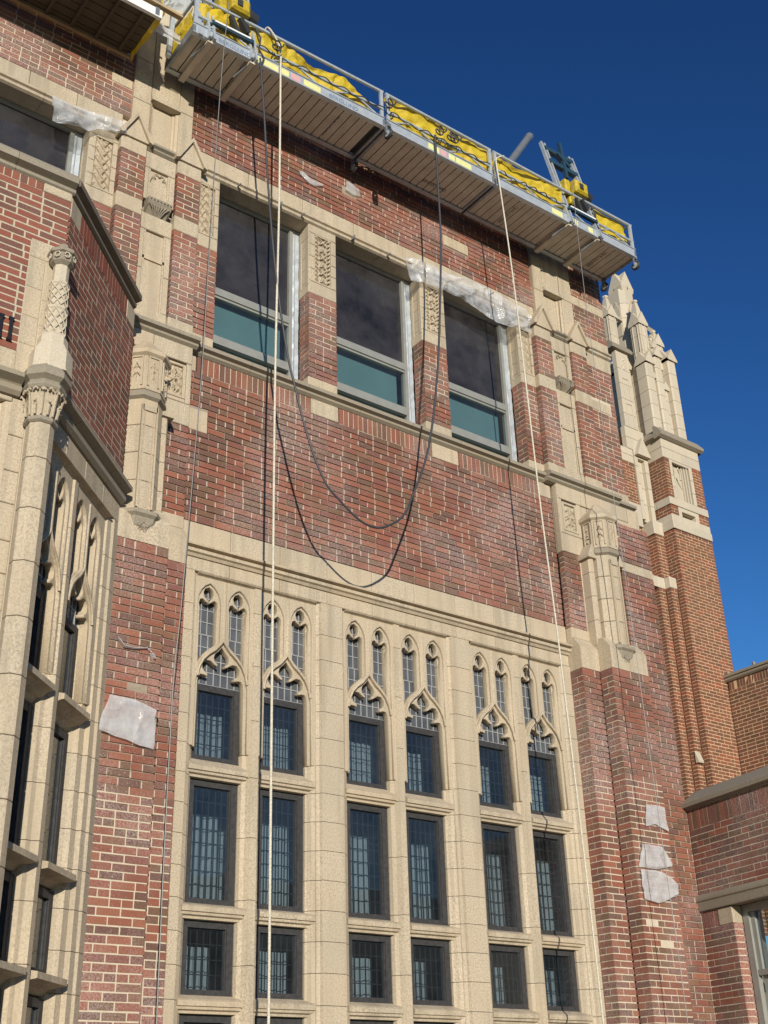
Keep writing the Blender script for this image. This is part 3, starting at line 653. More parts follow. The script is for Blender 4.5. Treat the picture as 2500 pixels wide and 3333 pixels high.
def upper_pil(x,sg,left):
    L=lambda a,b: (min(x+sg*a,x+sg*b),max(x+sg*a,x+sg*b)); n=.09
    m=MB(); m.box(M,*L(.012,.985),7.5,12.1,-.1,-.06); m.build('pilaster_core','mortar',HALL)
    for a,b,ex in ((0,.30,0),(.685,.99,1)):
        S.blk(M,*L(a-.002,b),7.56,7.695,n+.004)
        B.lay(M,*L(a,b),7.695,8.86,n,hdr=0,bond=ex); S.blk(M,*L(a,b+(.0)),8.862,9.065,n+.003)
        B.lay(M,*L(a,b),9.067,9.672,n,hdr=0,bond=ex)
        S.blk(M,*L(a,b),9.675,9.86,n+.004)
        c=sum(L(a,b))/2; hw=.185                           # gabled cap
        m=MB(); m.flat(M,[(c-hw+.02,9.862),(c+hw-.02,9.862),(c,10.17)],-.05,n+.025); S.raw(m,'gable_stone')
        for s2 in (-1,1):
            m=MB(); P=[(c+s2*(hw+.012),9.845),(c+s2*(hw+.02),9.885),(c,10.235),(c,10.175),(c+s2*(hw-.03),9.865)]; m.flat(M,P,-.05,n+.06); S.raw(m,'gable_coping',mat='stone')
    for fx in (([x,x+.685] if not left else [L(.685,.99)[0]])):
        FF=fL(fx,9.6); B.lay(FF,0,.09,7.695,8.86,0,hdr=0,bond=1); S.blk(FF,0,.088,8.862,9.065,.002,.04); B.lay(FF,0,.09,9.067,9.672,0,hdr=0,bond=1); S.blk(FF,0,.09,9.675,9.86,.003,.04); S.blk(FF,0,.088,7.56,7.695,.002,.04)
    # recessed stone strip: sunk niche with bracket, and long panel under it
    a0,a1=.30,.685; u0,u1=L(a0,a1); n2=.055
    fr=.045
    def sunk(z0,z1,dd=.03):
        S.stack(M,u0,u0+fr+.02,z0,z1,n2,.45,.1); S.stack(M,u1-fr-.02,u1,z0,z1,n2,.45,.1)
        S.blk(M,u0+fr+.02,u1-fr-.02,z0,z1,n2-dd,.05)
        for s2,uu in ((1,u0+fr+.02),(-1,u1-fr-.02)):
            m=MB(); m.box(M,min(uu,uu+s2*.02),max(uu,uu+s2*.02),z0,z1,n2-.06,n2-.012); S.raw(m,'panel_rib')
    S.blk(M,u0,u1,7.56,7.72,n2+.004); sunk(7.72,8.74)
    m=MB(); m.box(M,u0+.065,u1-.065,8.36,8.40,n2-.08,n2-.012); S.raw(m,'panel_rib')
    S.blk(M,u0,u1,8.74,8.96,n2); 
    c=(u0+u1)/2
    m=MB(); m.prism(M,[(0,9.0),(.10,9.06),(.125,9.10),(.125,9.145),(0,9.15)],c-.14,c+.14); m.prism(M,[(0,8.95),(.09,9.06),(0,9.06)],c-.12,c+.12); S.raw(m,'niche_bracket',mat='stone_grey')
    m=MB()
    for k in range(7):
        q=c-.12+.04*k; m.tube([M.p(q,.11,9.075),M.p(q*.6+c*.4,.09,9.03),M.p(q*.3+c*.7,.03,8.965)],.0085,5)
        m.tube([M.p(q,.13,9.11),M.p(q+.012,.135,9.125)],.010,5)
    S.raw(m,'bracket_leaf',mat='stone_grey')
    sunk(9.15,9.60)
    m=MB()
    for s2 in (-1,1):
        m.tube([M.p(c+s2*.115,n2-.015,9.42),M.p(c+s2*.09,n2-.012,9.50),M.p(c+s2*.045,n2-.012,9.50),M.p(c+s2*.06,n2-.012,9.55),M.p(c+s2*.02,n2-.012,9.56),M.p(c,n2-.012,9.535)],.008,5)
    S.raw(m,'niche_tracery')
    S.blk(M,u0,u1,9.60,9.83,n2)
    S.mould(M,u0,u1,[(-.1,9.83),(n2,9.83),(n2+.03,9.85),(n2+.03,9.87),(n2+.015,9.88),(n2+.055,9.90),(n2+.055,9.93),(n2,9.96),(-.1,9.96)],.5,'string_course','stone_grey')
    # tall stone slab above with a deep niche
    s0,s1=L(.12,.88); q0,q1=L(.30,.66)
    for a,b in ((s0,q0),(q1,s1)): S.stack(M,a,b,9.96,11.9,.045,.62,.1)
    S.blk(M,q0,q1,9.96,10.60,-.03,.05); S.blk(M,q0,q1,10.66,11.9,.048,.3)
    m=MB(); m.box(M,q0,q1,10.60,10.66,-.1,.075); S.raw(m,'stone_block')
    for uu,s2 in ((q0,1),(q1,-1)):
        m=MB(); m.vp(M,[(uu,-.06),(uu,.03),(uu+s2*.03,.01),(uu+s2*.035,-.01),(uu+s2*.06,-.02),(uu+s2*.06,-.06)],9.96,10.60); S.raw(m,'panel_rib')
    if left: S.run(M,3.72,s0,10.66,10.80,.004,.3); 
    else: S.run(M,s1,11.62,10.66,10.82,.006,.4)
    S.blk(M,s0+.05,s1-.05,11.9,12.5,.02,.4,mat='stone_white')
upper_pil(UL,-1,True); upper_pil(UR,1,False)
# wall beyond the right pilaster
B.lay(M,11.03,11.62,7.70,9.66,0,skip=((11.03,11.52,8.93,9.10),),hdr=6,bond=1); S.run(M,11.04,11.5,8.935,9.095,.004,.3); S.run(M,11.03,11.64,7.56,7.70,.004,.4)
S.mould(M,11.10,11.63,LINT,.5,'lintel_moulding'); S.run(M,11.03,11.63,9.665,9.90,.003,.4); S.run(M,11.03,11.63,10.02,10.18,.003,.4)
B.lay(M,10.90,11.62,10.18,10.66,0,hdr=0); B.lay(M,10.90,11.62,10.82,11.95,0,hdr=0); B.lay(M,9.9,10.2,10.25,10.66,0,hdr=0)
# wall and window left of the left pilaster, over the bay
wpier(3.545,3.88,scroll(3.1))
B.lay(M,1.2,4.0,10.245,11.95,0,hdr=6,bond=1); S.run(M,1.2,3.90,10.02,10.24,.003,.55); S.mould(M,1.2,3.88,LINT,.78,'lintel_moulding')
bigwindow(M,1.7,3.545,False,5)
# ------------------------------------------------------------------ projecting bay at the left
BAY=thing('bay_window_block','projecting canted brick bay at far left with stone window mullions and round corner shaft','building')
BB=Bricks(BAY,'brick_clean','mortar_bay',.0165,.003); SS=Stones(BAY)
FB=fX(0,8.0); FC=Fr((2.86,8.0),(.7071,.7071),(.7071,-.7071))
m=MB(); m.vp(W3,[(0.6,8.1),(2.82,8.1),(4.0,9.28),(4.0,9.6),(.6,9.6)],5.0,7.3); m.build('wall_core','mortar_bay',BAY)
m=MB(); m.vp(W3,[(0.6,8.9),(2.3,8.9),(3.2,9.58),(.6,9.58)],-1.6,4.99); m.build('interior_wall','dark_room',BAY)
m=MB(); m.vp(W3,[(.6,8.05),(2.84,8.05),(4.0,9.2),(4.0,9.59),(.6,9.59)],7.44,7.46); m.build('roof','roof_grey',BAY)
BB.lay(FB,.7,2.858,5.60,7.266,0,skip=((2.555,2.86,5.3,6.74),),hdr=6,rec=.008)
BB.soldier(FB,.7,2.60,7.266,7.44,0); SS.blk(FB,2.60,2.862,7.27,7.44,.003)
SS.run(FB,.7,2.56,5.40,5.60,.003,.55); SS.stack(FB,2.555,2.70,5.40,6.55,.003,.27); SS.stack(FB,2.70,2.865,5.40,6.55,.002,.27); SS.blk(FB,2.555,2.863,6.55,6.74,.004)
COP=[(-.1,7.30),(.0,7.315),(.02,7.33),(.022,7.36),(.0,7.375),(.07,7.40),(.07,7.46),(.03,7.515),(-.25,7.52)]
COP=[(n,z+.04) for n,z in COP]
STR=[(-.1,5.17),(.02,5.18),(.05,5.21),(.055,5.25),(.03,5.27),(.04,5.28),(.11,5.31),(.11,5.35),(.0,5.41),(-.1,5.41)]
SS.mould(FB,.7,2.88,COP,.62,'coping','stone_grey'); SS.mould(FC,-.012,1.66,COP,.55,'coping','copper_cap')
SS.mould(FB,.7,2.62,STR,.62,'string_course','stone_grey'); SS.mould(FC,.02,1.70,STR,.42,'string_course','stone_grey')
BB.lay(FC,.0,1.70,5.42,7.128,0,skip=(),hdr=6,rec=.008); BB.soldier(FC,.23,1.46,7.128,7.33,0); SS.blk(FC,.0,.225,7.11,7.33,.003,mat='stone'); SS.blk(FC,1.46,1.68,7.11,7.33,.003)
SS.run(FC,.0,1.70,4.985,5.175,.0,.42)
HD=[(-.28,4.84),(-.16,4.85),(-.10,4.90),(-.06,4.93),(-.03,4.965),(.012,4.97),(.012,4.985),(-.28,4.985)]
SS.mould(FC,.04,1.52,HD,.5,'window_head')
CU=1.0; C0=.03
tracery(FC,CU,C0,BAY)
SS.vstack(FC,mullion_poly(.7415,CU,C0),-1.4,4.93,.42,'mullion')
SS.vstack(FC,[(1.70,.0),(1.70,-.26),(1.385,-.26),(1.385,-.15),(1.41,-.125),(1.43,-.085),(1.50,-.07),(1.51,-.03),(1.58,-.02),(1.60,0)],-1.4,4.985,.30)
SS.vstack(FC,[(-.05,.0),(-.05,-.26),(.16,-.26),(.16,-.15),(.11,-.06),(.05,0)],-1.4,4.985,.30)
for (z0,z1),(y0,y1) in zip(ROWS,ROWS[1:]):
    for a,b in ((.13,.67),(.86,1.42)): SS.mould(FC,a,b,[(-.26,y1+.01),(-.17,y1+.02),(-.13,y1+.06),(-.10,y1+.07),(-.035,z0-.065),(.0,z0-.06),(.002,z0-.015),(-.15,z0+.01),(-.26,z0+.01)],.32,'transom')
for li,(a,b) in enumerate(((.16,.655),(.895,1.385))):
    for ri,(z0,z1) in enumerate(ROWS): casement(FC,a,b,z0,z1,BAY,40+li*4+ri)
    leaded(FC,a,b,3.862,4.36,-.166,BAY,.078,.135,.008,'lead','leaded_light'); g=MB(); g.box(FC,a,b,3.862,4.9,-.172,-.169); g.build('pane','glass_dusty',BAY)
# stonework below the string on the front, one moulded light beside the shaft
SS.stack(FB,2.575,2.70,-1.4,5.17,.0,.28); SS.run(FB,.7,2.575,5.13,5.175,.0,.6); SS.run(FB,.7,2.46,4.95,5.13,-.06,.5)
m=MB(); m.vp(FB,[(2.575,.0),(2.575,-.2),(2.43,-.2),(2.43,-.13),(2.46,-.11),(2.47,-.07),(2.51,-.055),(2.53,-.02),(2.56,-.015)],-1.4,5.13); SS.raw(m,'jamb_moulding')
casement(FB,1.75,2.44,3.2,4.95,BAY,60); casement(FB,1.75,2.44,1.85,3.0,BAY,61)
m=MB(); m.box(FB,2.695,2.705,-1.4,5.15,-.02,.004); m.build('sealant_joint','stone_white',BAY)
# octagonal corner shaft, capital, moulded cap and carved pinnacle
cu,cn=2.79,.075
z=-1.4
while z<4.93:
    e=min(z+.43,4.94); m=MB(); oct_(m,FB,cu,cn,[(.104,z+.003),(.107,z+.007),(.107,e-.007),(.104,e-.003)]); SS.raw(m,'shaft_drum'); z=e
m=MB(); oct_(m,FB,cu,cn,[(.115,4.925),(.132,4.94),(.132,4.965),(.115,4.98)]); SS.raw(m,'necking',mat='stone_grey')
m=MB(); oct_(m,FB,cu,cn,[(.112,4.975),(.116,5.08),(.128,5.16),(.142,5.21)]); SS.raw(m,'capital')
m=MB()
for k in range(16):      # two tiers of upright leaves
    t=2*math.pi*k/16
    for z0,z1,r0,r1,w_ in (((4.985,5.20,.120,.158,.011) if k%2 else (4.985,5.11,.122,.142,.013)),):
        m.tube([FB.p(cu+r*math.cos(t),cn+r*math.sin(t),z) for r,z in ((r0,z0),(r0+.012,z0+(z1-z0)*.55),(r1-.012,z1-.03),(r1+.012,z1-.012),(r1+.014,z1-.03))],[w_*.8,w_,w_*.9,w_*1.1,w_*.5],5)
    t2=t+.13; m.tube([FB.p(cu+(.148+.004*s_)*math.cos(t+ (s_-1)*.13),cn+(.148+.004*s_)*math.sin(t+(s_-1)*.13),5.19+.022*math.sin(s_*math.pi/2)) for s_ in range(3)],.010,5)
SS.raw(m,'capital_leaf')
m=MB(); oct_(m,FB,cu,cn,[(.14,5.205),(.16,5.215),(.172,5.235),(.172,5.255),(.155,5.27),(.16,5.285),(.20,5.315),(.20,5.365),(.16,5.42),(.14,5.44)]); SS.raw(m,'shaft_cap',mat='stone_grey')
cp=.0; 
def PO(rings,name,mat='stone_white',c=2.815,n=.06): m=MB(); oct_(m,FB,c,n,rings); SS.raw(m,name,mat=mat)
PO([(.185,5.41),(.175,5.45),(.17,5.60),(.13,5.68)],'pinnacle_base'); PO([(.125,5.66),(.12,5.76),(.09,5.80)],'pinnacle_base'); 
m=MB(); m.vp(FB,[(2.66,0),(2.66,.05),(2.74,.10),(2.90,.10),(2.93,0)],5.41,5.56,top=[(2.72,0),(2.72,.03),(2.76,.06),(2.88,.06),(2.9,0)]); SS.raw(m,'pinnacle_base',mat='stone_white')
PO([(.082,5.76),(.085,6.03),(.095,6.045),(.095,6.065),(.078,6.08)],'pinnacle_shaft'); PO([(.076,6.07),(.078,6.29),(.086,6.30),(.086,6.315),(.070,6.33)],'pinnacle_shaft'); PO([(.066,6.32),(.066,6.50)],'pinnacle_shaft')
PO([(.066,6.49),(.10,6.52),(.105,6.59),(.125,6.60),(.125,6.63),(.09,6.66),(.05,6.68),(.045,6.72),(.02,6.735)],'pinnacle_cap','stone_grey')
m=MB()
for k in range(8):       # lattice carving wound round the shaft
    for sg in (-1,1):
        for (z0,z1,r) in ((5.78,6.03,.086),(6.08,6.29,.080)):
            m.tube([FB.p(2.815+r*math.cos(2*math.pi*k/8+sg*s_*.32),.06+r*math.sin(2*math.pi*k/8+sg*s_*.32),z0+(z1-z0)*s_/6) for s_ in range(7)],.0065 if z0>6 else .009,4)
    t=2*math.pi*k/8; m.tube([FB.p(2.815+(.108+.0*s_)*math.cos(t+.22*math.cos(s_)),.06+.108*math.sin(t+.22*math.cos(s_)),6.565+.026*math.sin(s_)) for s_ in range(7)],.007,4)
SS.raw(m,'pinnacle_carving',mat='stone_white')
BB.finish(); SS.finish()
# dark metal letters fixed to the brick of the bay
LT=thing('wall_lettering','two dark serifed metal strokes fixed to the bay brickwork at the left edge','lettering')
for u in (2.395,2.475):
    m=MB(); m.flat(FB,[(u-.022,5.66),(u+.022,5.66),(u+.022,5.675),(u+.012,5.682),(u+.012,5.855),(u+.022,5.862),(u+.022,5.877),(u-.022,5.877),(u-.022,5.862),(u-.012,5.855),(u-.012,5.682),(u-.022,5.675)],.012,.03)
    for zz in (5.70,5.84): m.box(FB,u-.003,u+.003,zz-.003,zz+.003,-.01,.013)
    m.build('letter','letter_metal',LT)
B.finish(); S.finish()
# ------------------------------------------------------------------ brick stair tower behind, with stone turret
TW=thing('brick_tower','tall orange-brown brick tower with pale stone pinnacled turret behind the hall on the right','building')
TB=Bricks(TW,'brick_tower','mortar_tower',.0145,.004); TS=Stones(TW,'stone_white')
FT=fX(0,14.0)
m=MB(); m.box(W3,18.40,19.38,-1.6,13.0,14.25,16.2); m.box(W3,18.3,18.5,-1.6,13.0,14.7,16.2); m.box(W3,18.0,18.4,-1.6,10.8,14.7,16.2); m.box(W3,17.3,18.3,9.6,13.2,14.62,15.2); m.build('wall_core','mortar_tower',TW)
TX0,TX1=18.27,19.46
TB.lay(FT,TX0,TX1,3.0,10.86,0,hdr=6); TB.lay(FT,TX0,18.5,11.225,11.43,0,hdr=0); TB.lay(FT,19.14,TX1,11.225,11.43,0,hdr=0); TB.lay(FT,TX0,18.44,11.62,12.56,0,hdr=0); TB.lay(FT,19.16,TX1,11.62,12.56,0,hdr=0)
TB.lay(fL(TX0,14.62),0,.62,9.8,10.86,0,hdr=0,bond=1); TB.lay(fL(TX0,14.15),0,.15,3.0,9.8,0,hdr=0,bond=1); TB.lay(fL(TX0,14.75),0,.75,11.225,11.43,0,hdr=0); TB.lay(fL(TX0,14.75),0,.75,11.62,12.56,0,hdr=0,bond=1)
TB.lay(fX(0,14.15),18.07,TX0,3.0,9.56,0,hdr=0); TB.lay(fL(18.07,14.28),0,.13,3.0,9.56,0,hdr=0,bond=1)
TB.lay(fX(0,14.28),17.86,18.07,3.0,9.56,0,hdr=0); TB.lay(fL(17.86,14.6),0,.32,3.0,9.56,0,hdr=0)
TB.lay(fX(0,14.28),18.0,TX0,9.80,10.78,0,hdr=0,bond=1); TB.lay(fL(18.0,14.6),0,.32,9.80,10.78,0,hdr=0); TB.lay(fX(0,14.5),17.3,18.0,9.8,10.9,0,hdr=0)
for F_,a,b in ((fX(0,14.15),18.07,TX0),(fX(0,14.28),17.86,18.07),(fX(0,14.28),17.3,17.86),(fL(18.07,14.28),0,.13),(fL(17.86,14.6),0,.32)): TS.blk(F_,a,b,9.56,9.80,.006)
m=MB(); m.prism(fX(0,14.15),[(0,6.0),(.06,6.0),(.07,6.03),(.0,6.22)],18.05,18.2); TS.raw(m,'weathering')
def course(z0,z1,n=.0,ly=.75):
    TS.run(FT,TX0-n,TX1,z0,z1,n+.004,.5); TS.run(fL(TX0-n,14.0+ly),0,ly+n-.001,z0,z1,.004,.4)
course(10.87,11.05,.02); course(11.05,11.22); course(11.43,11.61,.02); course(12.56,12.80); course(12.80,13.02)
TS.run(fX(0,14.28),17.98,TX0,10.79,11.10,.004,.4); TS.run(fL(17.98,14.6),0,.32,10.79,11.10,.004,.4)
CPT=[(-.1,13.0),(.03,13.01),(.10,13.05),(.11,13.10),(.06,13.17),(-.04,13.30),(-.1,13.30)]
TS.mould(FT,TX0-.10,TX1+.10,CPT,.6,'coping','stone_grey'); TS.mould(fL(TX0,14.9),0,.895,CPT,.5,'coping','stone_grey')
# blind traceried panel in the front
TS.stack(FT,18.44,18.52,11.62,12.56,.006,.3); TS.stack(FT,19.06,19.16,11.62,12.56,.006,.3); TS.blk(FT,18.52,19.06,11.62,12.56,-.10,.05); TS.blk(FT,18.52,19.06,12.50,12.56,.004,.05)
for k,uu in enumerate((18.99,18.93,18.87)): m=MB(); m.box(FT,uu,uu+.03,11.62,12.50,-.11,-.02-.02*k); TS.raw(m,'panel_rib')
m=MB()
for c in (18.60,18.78): m.tube([FT.p(c-.07,-.09,12.2),FT.p(c-.065,-.08,12.36),FT.p(c,-.07,12.47),FT.p(c+.065,-.08,12.36),FT.p(c+.07,-.09,12.2)],.018,5)
m.tube([FT.p(18.53,-.09,12.0),FT.p(18.62,-.08,12.1),FT.p(18.69,-.07,12.22),FT.p(18.77,-.08,12.1),FT.p(18.86,-.09,12.0)],.018,5); TS.raw(m,'panel_tracery')
m=MB(); m.box(FT,18.56,18.86,11.02,11.32,-.16,-.13); m.build('niche_back','roof_grey',TW)
for a,b,c,d in ((18.5,18.60,11.05,11.43),(19.02,19.14,11.05,11.43),(18.6,19.02,11.33,11.43)): TS.blk(FT,a,b,c,d,.008)
TS.blk(FT,18.60,19.02,11.05,11.33,-.12,.03)
# stone strip with gablet left of the tower
F5=fX(0,14.42)
TB.lay(F5,17.40,17.78,11.42,12.40,.02,hdr=0); TS.stack(F5,17.78,17.88,11.1,12.75,.06,.4); TS.stack(F5,18.08,18.2,11.1,12.75,.06,.4); TS.stack(F5,17.88,18.08,11.1,12.55,-.02,.4); TS.blk(F5,17.88,18.08,12.55,12.75,.06); TS.stack(F5,17.40,17.78,12.40,12.75,.03,.2); TS.run(F5,17.3,17.78,10.9,11.42,.05,.4)
TS.stack(F5,17.62,18.2,12.75,13.3,.04,.3); TS.stack(F5,17.66,18.05,13.305,15.25,.04,.36); TS.mould(F5,17.5,18.15,[(-.1,15.25),(.10,15.27),(.12,15.33),(.04,15.45),(-.1,15.5)],.7,'coping','stone_grey')
m=MB(); m.flat(F5,[(17.78,12.6),(18.2,12.6),(17.99,13.05)],.0,.16); TS.raw(m,'gablet')
heightfield(F5,17.76,17.95,14.75,15.15,.045,leafcarve(4),10,26,'carved_panel','stone_white',TW)
m=MB(); 
for zz in (13.35,14.0): 
    m.box(F5,17.76,17.775,zz,zz+.55,.03,.055); m.box(F5,17.935,17.95,zz,zz+.55,.03,.055); m.box(F5,17.76,17.95,zz+.54,zz+.555,.03,.056)
TS.raw(m,'panel_rib')
def pinn(x,y,z0,z1,w_,knob=.35):
    F_=fX(x,y); h=z1-z0; zz=z0; top=z1-h*.36
    while zz<top-.01:
        e=min(zz+.42,top); m=MB(); m.vp(F_,[(-w_,-w_),(w_,-w_),(w_,w_),(-w_,w_)],zz+.004,e-.004); TS.raw(m,'pinnacle_drum'); zz=e
    for FF in (Fr((x,y),(1,0),(0,-1)),Fr((x,y),(0,-1),(-1,0)),Fr((x,y),(0,1),(1,0))):
        m=MB(); m.flat(FF,[(-w_*1.25,top-w_*.6),(w_*1.25,top-w_*.6),(w_*1.25,top),(0,top+w_*2.2),(-w_*1.25,top)],0,w_*1.22); TS.raw(m,'gablet')
        m=MB(); m.box(FF,-w_*.62,-w_*.5,z0+.1,top-w_,w_*.9,w_*1.12); m.box(FF,w_*.5,w_*.62,z0+.1,top-w_,w_*.9,w_*1.12); m.tube([FF.p(-w_*.56,w_*1.05,top-w_),FF.p(-w_*.3,w_*1.05,top-w_*.3),FF.p(0,w_*1.05,top),FF.p(w_*.3,w_*1.05,top-w_*.3),FF.p(w_*.56,w_*1.05,top-w_)],w_*.1,4); TS.raw(m,'panel_rib')
    m=MB(); m.vp(F_,[(-w_,-w_),(w_,-w_),(w_,w_),(-w_,w_)],top,z1-.06,top=[(-w_*.3,-w_*.3),(w_*.3,-w_*.3),(w_*.3,w_*.3),(-w_*.3,w_*.3)]); m.lathe(F_,0,0,[(w_*.3,z1-.09),(w_*.58,z1-.06),(w_*.58,z1-.02),(w_*.25,z1)],6); TS.raw(m,'finial')
# turret body, ribs and gablets
FTt=fX(0,14.25)
m=MB(); m.box(W3,18.42,19.30,13.1,15.2,14.35,15.7); m.build('turret_core','stone_white',TW)
TS.stack(FTt,18.40,19.32,13.28,15.2,-.09,.38); TS.stack(fL(18.41,15.7),0,1.34,13.28,15.2,.0,.38)
def rib(x,y,w_,z1,z0=13.25,d=.2):
    F_=fX(x,y); zz=z0
    while zz<z1-.02:
        e=min(zz+.36,z1); m=MB(); m.vp(F_,[(-w_,-d),(-w_,-.03),(-w_+.03,0),(w_-.03,0),(w_,-.03),(w_,-d)],zz+.004,e-.004); TS.raw(m,'stone_block'); zz=e
    m=MB(); m.flat(F_,[(-w_-.03,z1),(w_+.03,z1),(w_+.03,z1+.05),(0,z1+.05+w_*2.1),(-w_-.03,z1+.05)],-d,.04); TS.raw(m,'gablet')
    m=MB(); FF=fL(x-w_,y+d); m.flat(FF,[(-.02,z1),(d+.03,z1),(d+.03,z1+.05),(d/2,z1+.05+d*1.0),(-.02,z1+.05)],-w_,.03); TS.raw(m,'gablet')
rib(18.44,14.12,.13,15.05,d=.28); rib(18.30,14.62,.10,15.1,d=.42); rib(18.78,14.14,.11,15.35,d=.25); rib(19.24,14.12,.13,15.4,d=.32); rib(19.02,14.24,.09,14.6,d=.12); rib(18.36,15.1,.10,15.35,d=.4); rib(18.61,14.2,.05,14.75,d=.12)
pinn(18.60,14.40,15.1,17.0,.13); pinn(19.10,14.40,15.2,16.35,.12); pinn(17.86,14.62,15.35,16.95,.12); pinn(18.86,14.32,15.2,16.0,.09); pinn(19.30,14.7,13.5,15.45,.08); pinn(19.46,15.4,13.2,14.6,.07)
# tall central shaft
FF=fX(18.86,14.95); zz=15.1
while zz<17.6:
    e=min(zz+.42,17.7); m=MB(); m.vp(FF,[(-.25,-.25),(-.25,.12),(-.13,.22),(.13,.22),(.25,.12),(.25,-.25)],zz+.004,e-.004); TS.raw(m,'stone_block'); zz=e
for G_ in (Fr((18.86,14.95),(1,0),(0,-1)),Fr((18.86,14.95),(0,-1),(-1,0)),Fr((18.86,14.95),(0,1),(1,0))):
    m=MB(); m.flat(G_,[(-.19,17.6),(.19,17.6),(.22,17.72),(.20,17.78),(0,18.2),(-.20,17.78),(-.22,17.72)],-.02,.20); TS.raw(m,'gablet'); m=MB(); m.flat(G_,[(-.09,16.3),(.09,16.3),(.11,17.0),(0,17.3),(-.11,17.0)],.1,.268); TS.raw(m,'gablet')
for (x0,y0,x1,y1) in ((18.62,14.40,18.86,14.8),(19.12,14.4,18.95,14.8),(17.95,14.62,18.7,14.9)):   # little flying arches
    m=MB(); m.tube([(x0,y0,16.35),((x0+x1)/2,(y0+y1)/2,16.62),(x1,y1,16.75)],.055,4); TS.raw(m,'flying_arch')
    m=MB(); m.tube([(x0,y0,15.35),(x1,y1,15.5)],.07,4); TS.raw(m,'flying_arch')
TB.finish(); TS.finish()
# ------------------------------------------------------------------ wing beyond the tower
FWG=thing('far_wing','flat roofed orange-brown brick wing running out from the foot of the tower','building')
b=Bricks(FWG,'brick_far','mortar_tower',.0145,.002); s=Stones(FWG,'stone_grey'); F=fL(19.16,13.99)
b.lay(F,0,2.9,3.0,7.5428,0,hdr=6,bond=1); b.soldier(F,0.02,1.10,7.5428,7.72,0); s.blk(F,1.11,1.6,7.53,7.72,.004); b.soldier(F,1.62,2.9,7.5428,7.72,0)
s.mould(F,-.02,2.9,[(-.3,7.72),(.03,7.72),(.06,7.75),(.06,7.79),(.09,7.80),(.09,7.85),(-.3,7.90)],.62,'coping')
m=MB()
for k in range(5): m.lathe(F,.10+.62*k,.05,[(.03,7.85),(.035,7.91),(.01,7.93)],6)
s.raw(m,'coping_knob'); m=MB(); m.box(W3,19.2,24,-1.6,7.6,11.1,13.9); m.build('wall_core','mortar_tower',FWG); b.finish(); s.finish()
# ------------------------------------------------------------------ low wing at the right edge
LWG=thing('low_wing','single storey red brick wing with lead grey coping and sash window at the lower right','building')
b=Bricks(LWG,'brick_red','mortar',.0115,.004); s=Stones(LWG,'stone_grey'); F=Fr((11.68,9.4),(-.162,-.987),(-.987,.162))
b.lay(F,.0,3.2,2.372,3.114,0,hdr=6); b.soldier(F,.0,3.2,3.114,3.345,0); b.lay(F,.0,.505,-1.4,2.0,0,hdr=6); b.soldier(F,.01,.275,2.0,2.185,0); s.blk(F,.275,.51,2.0,2.187,.004,mat='stone')
s.mould(F,0,3.2,[(-.1,3.345),(.02,3.345),(.02,3.36),(.075,3.375),(.08,3.42),(.06,3.44),(-.16,3.60),(-.3,3.60)],1.45,'coping','stone_grey')
s.mould(F,0,3.2,[(-.1,2.19),(.03,2.19),(.035,2.20),(.045,2.285),(.06,2.30),(.06,2.325),(.03,2.37),(-.1,2.372)],1.1,'string_course'); 
G2=Fr(F.p(.505,-.0,0).xy[:],(-F.n.x,-F.n.y),(F.u.x,F.u.y)); G2.u=-F.n; G2.n=F.u
b.lay(G2,0,.14,-1.4,2.0,0,hdr=0,bond=1); s.blk(G2,0,.14,2.0,2.187,.003,.05,mat='stone')
m=MB(); m.box(F,0,.44,-1.6,3.5,-.5,-.09); m.box(F,.4,3.3,2.2,3.5,-.5,-.09); m.box(F,2.1,3.3,-1.6,2.2,-.5,-.09); m.build('wall_core','mortar',LWG)
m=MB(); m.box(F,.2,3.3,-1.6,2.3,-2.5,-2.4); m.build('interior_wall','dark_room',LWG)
m=MB(); n=-.14; m.box(F,.51,.60,-1.4,2.19,n-.06,n); m.box(F,.60,.66,1.50,2.19,n-.09,n-.03); m.box(F,.60,2.05,2.11,2.19,n-.06,n); m.box(F,.60,2.05,1.44,1.50,n-.07,n-.01); m.box(F,.62,.68,-1.4,1.44,n-.12,n-.06); m.box(F,2.05,2.12,-1.4,2.19,n-.06,n)
wd=m.build('sash_window','frame_grey',LWG); g=MB(); g.box(F,.66,2.05,1.50,2.11,n-.066,n-.06); g.build('pane','glass',wd); g=MB(); g.box(F,.68,2.05,-1.4,1.44,n-.096,n-.09); g.build('pane','glass',wd); curtain(F,.75,1.35,-1.2,1.95,-.42,wd,5)
b.finish(); s.finish()
# building across the road: seen only mirrored in the panes
OPP=thing('house_across_road','gabled brick building across the road mirrored in the window panes','building')
m=MB(); m.box(W3,14,44,-1.6,6.2,-26,-18); m.build('wall','brick_far',OPP); m=MB(); m.add([(13.5,-26.5,6.2),(44.5,-26.5,6.2),(44.5,-17.5,6.2),(13.5,-17.5,6.2),(15,-22,9.0),(43,-22,9.0)],[(0,1,5,4),(2,3,4,5),(0,4,3),(1,2,5),(0,3,2,1)]); m.build('roof','roof_grey',OPP)
m=MB()
for k in range(9): m.box(W3,16+3*k,17.4+3*k,1,3,-18.02,-17.96)
m.build('window','steel_dark',OPP)
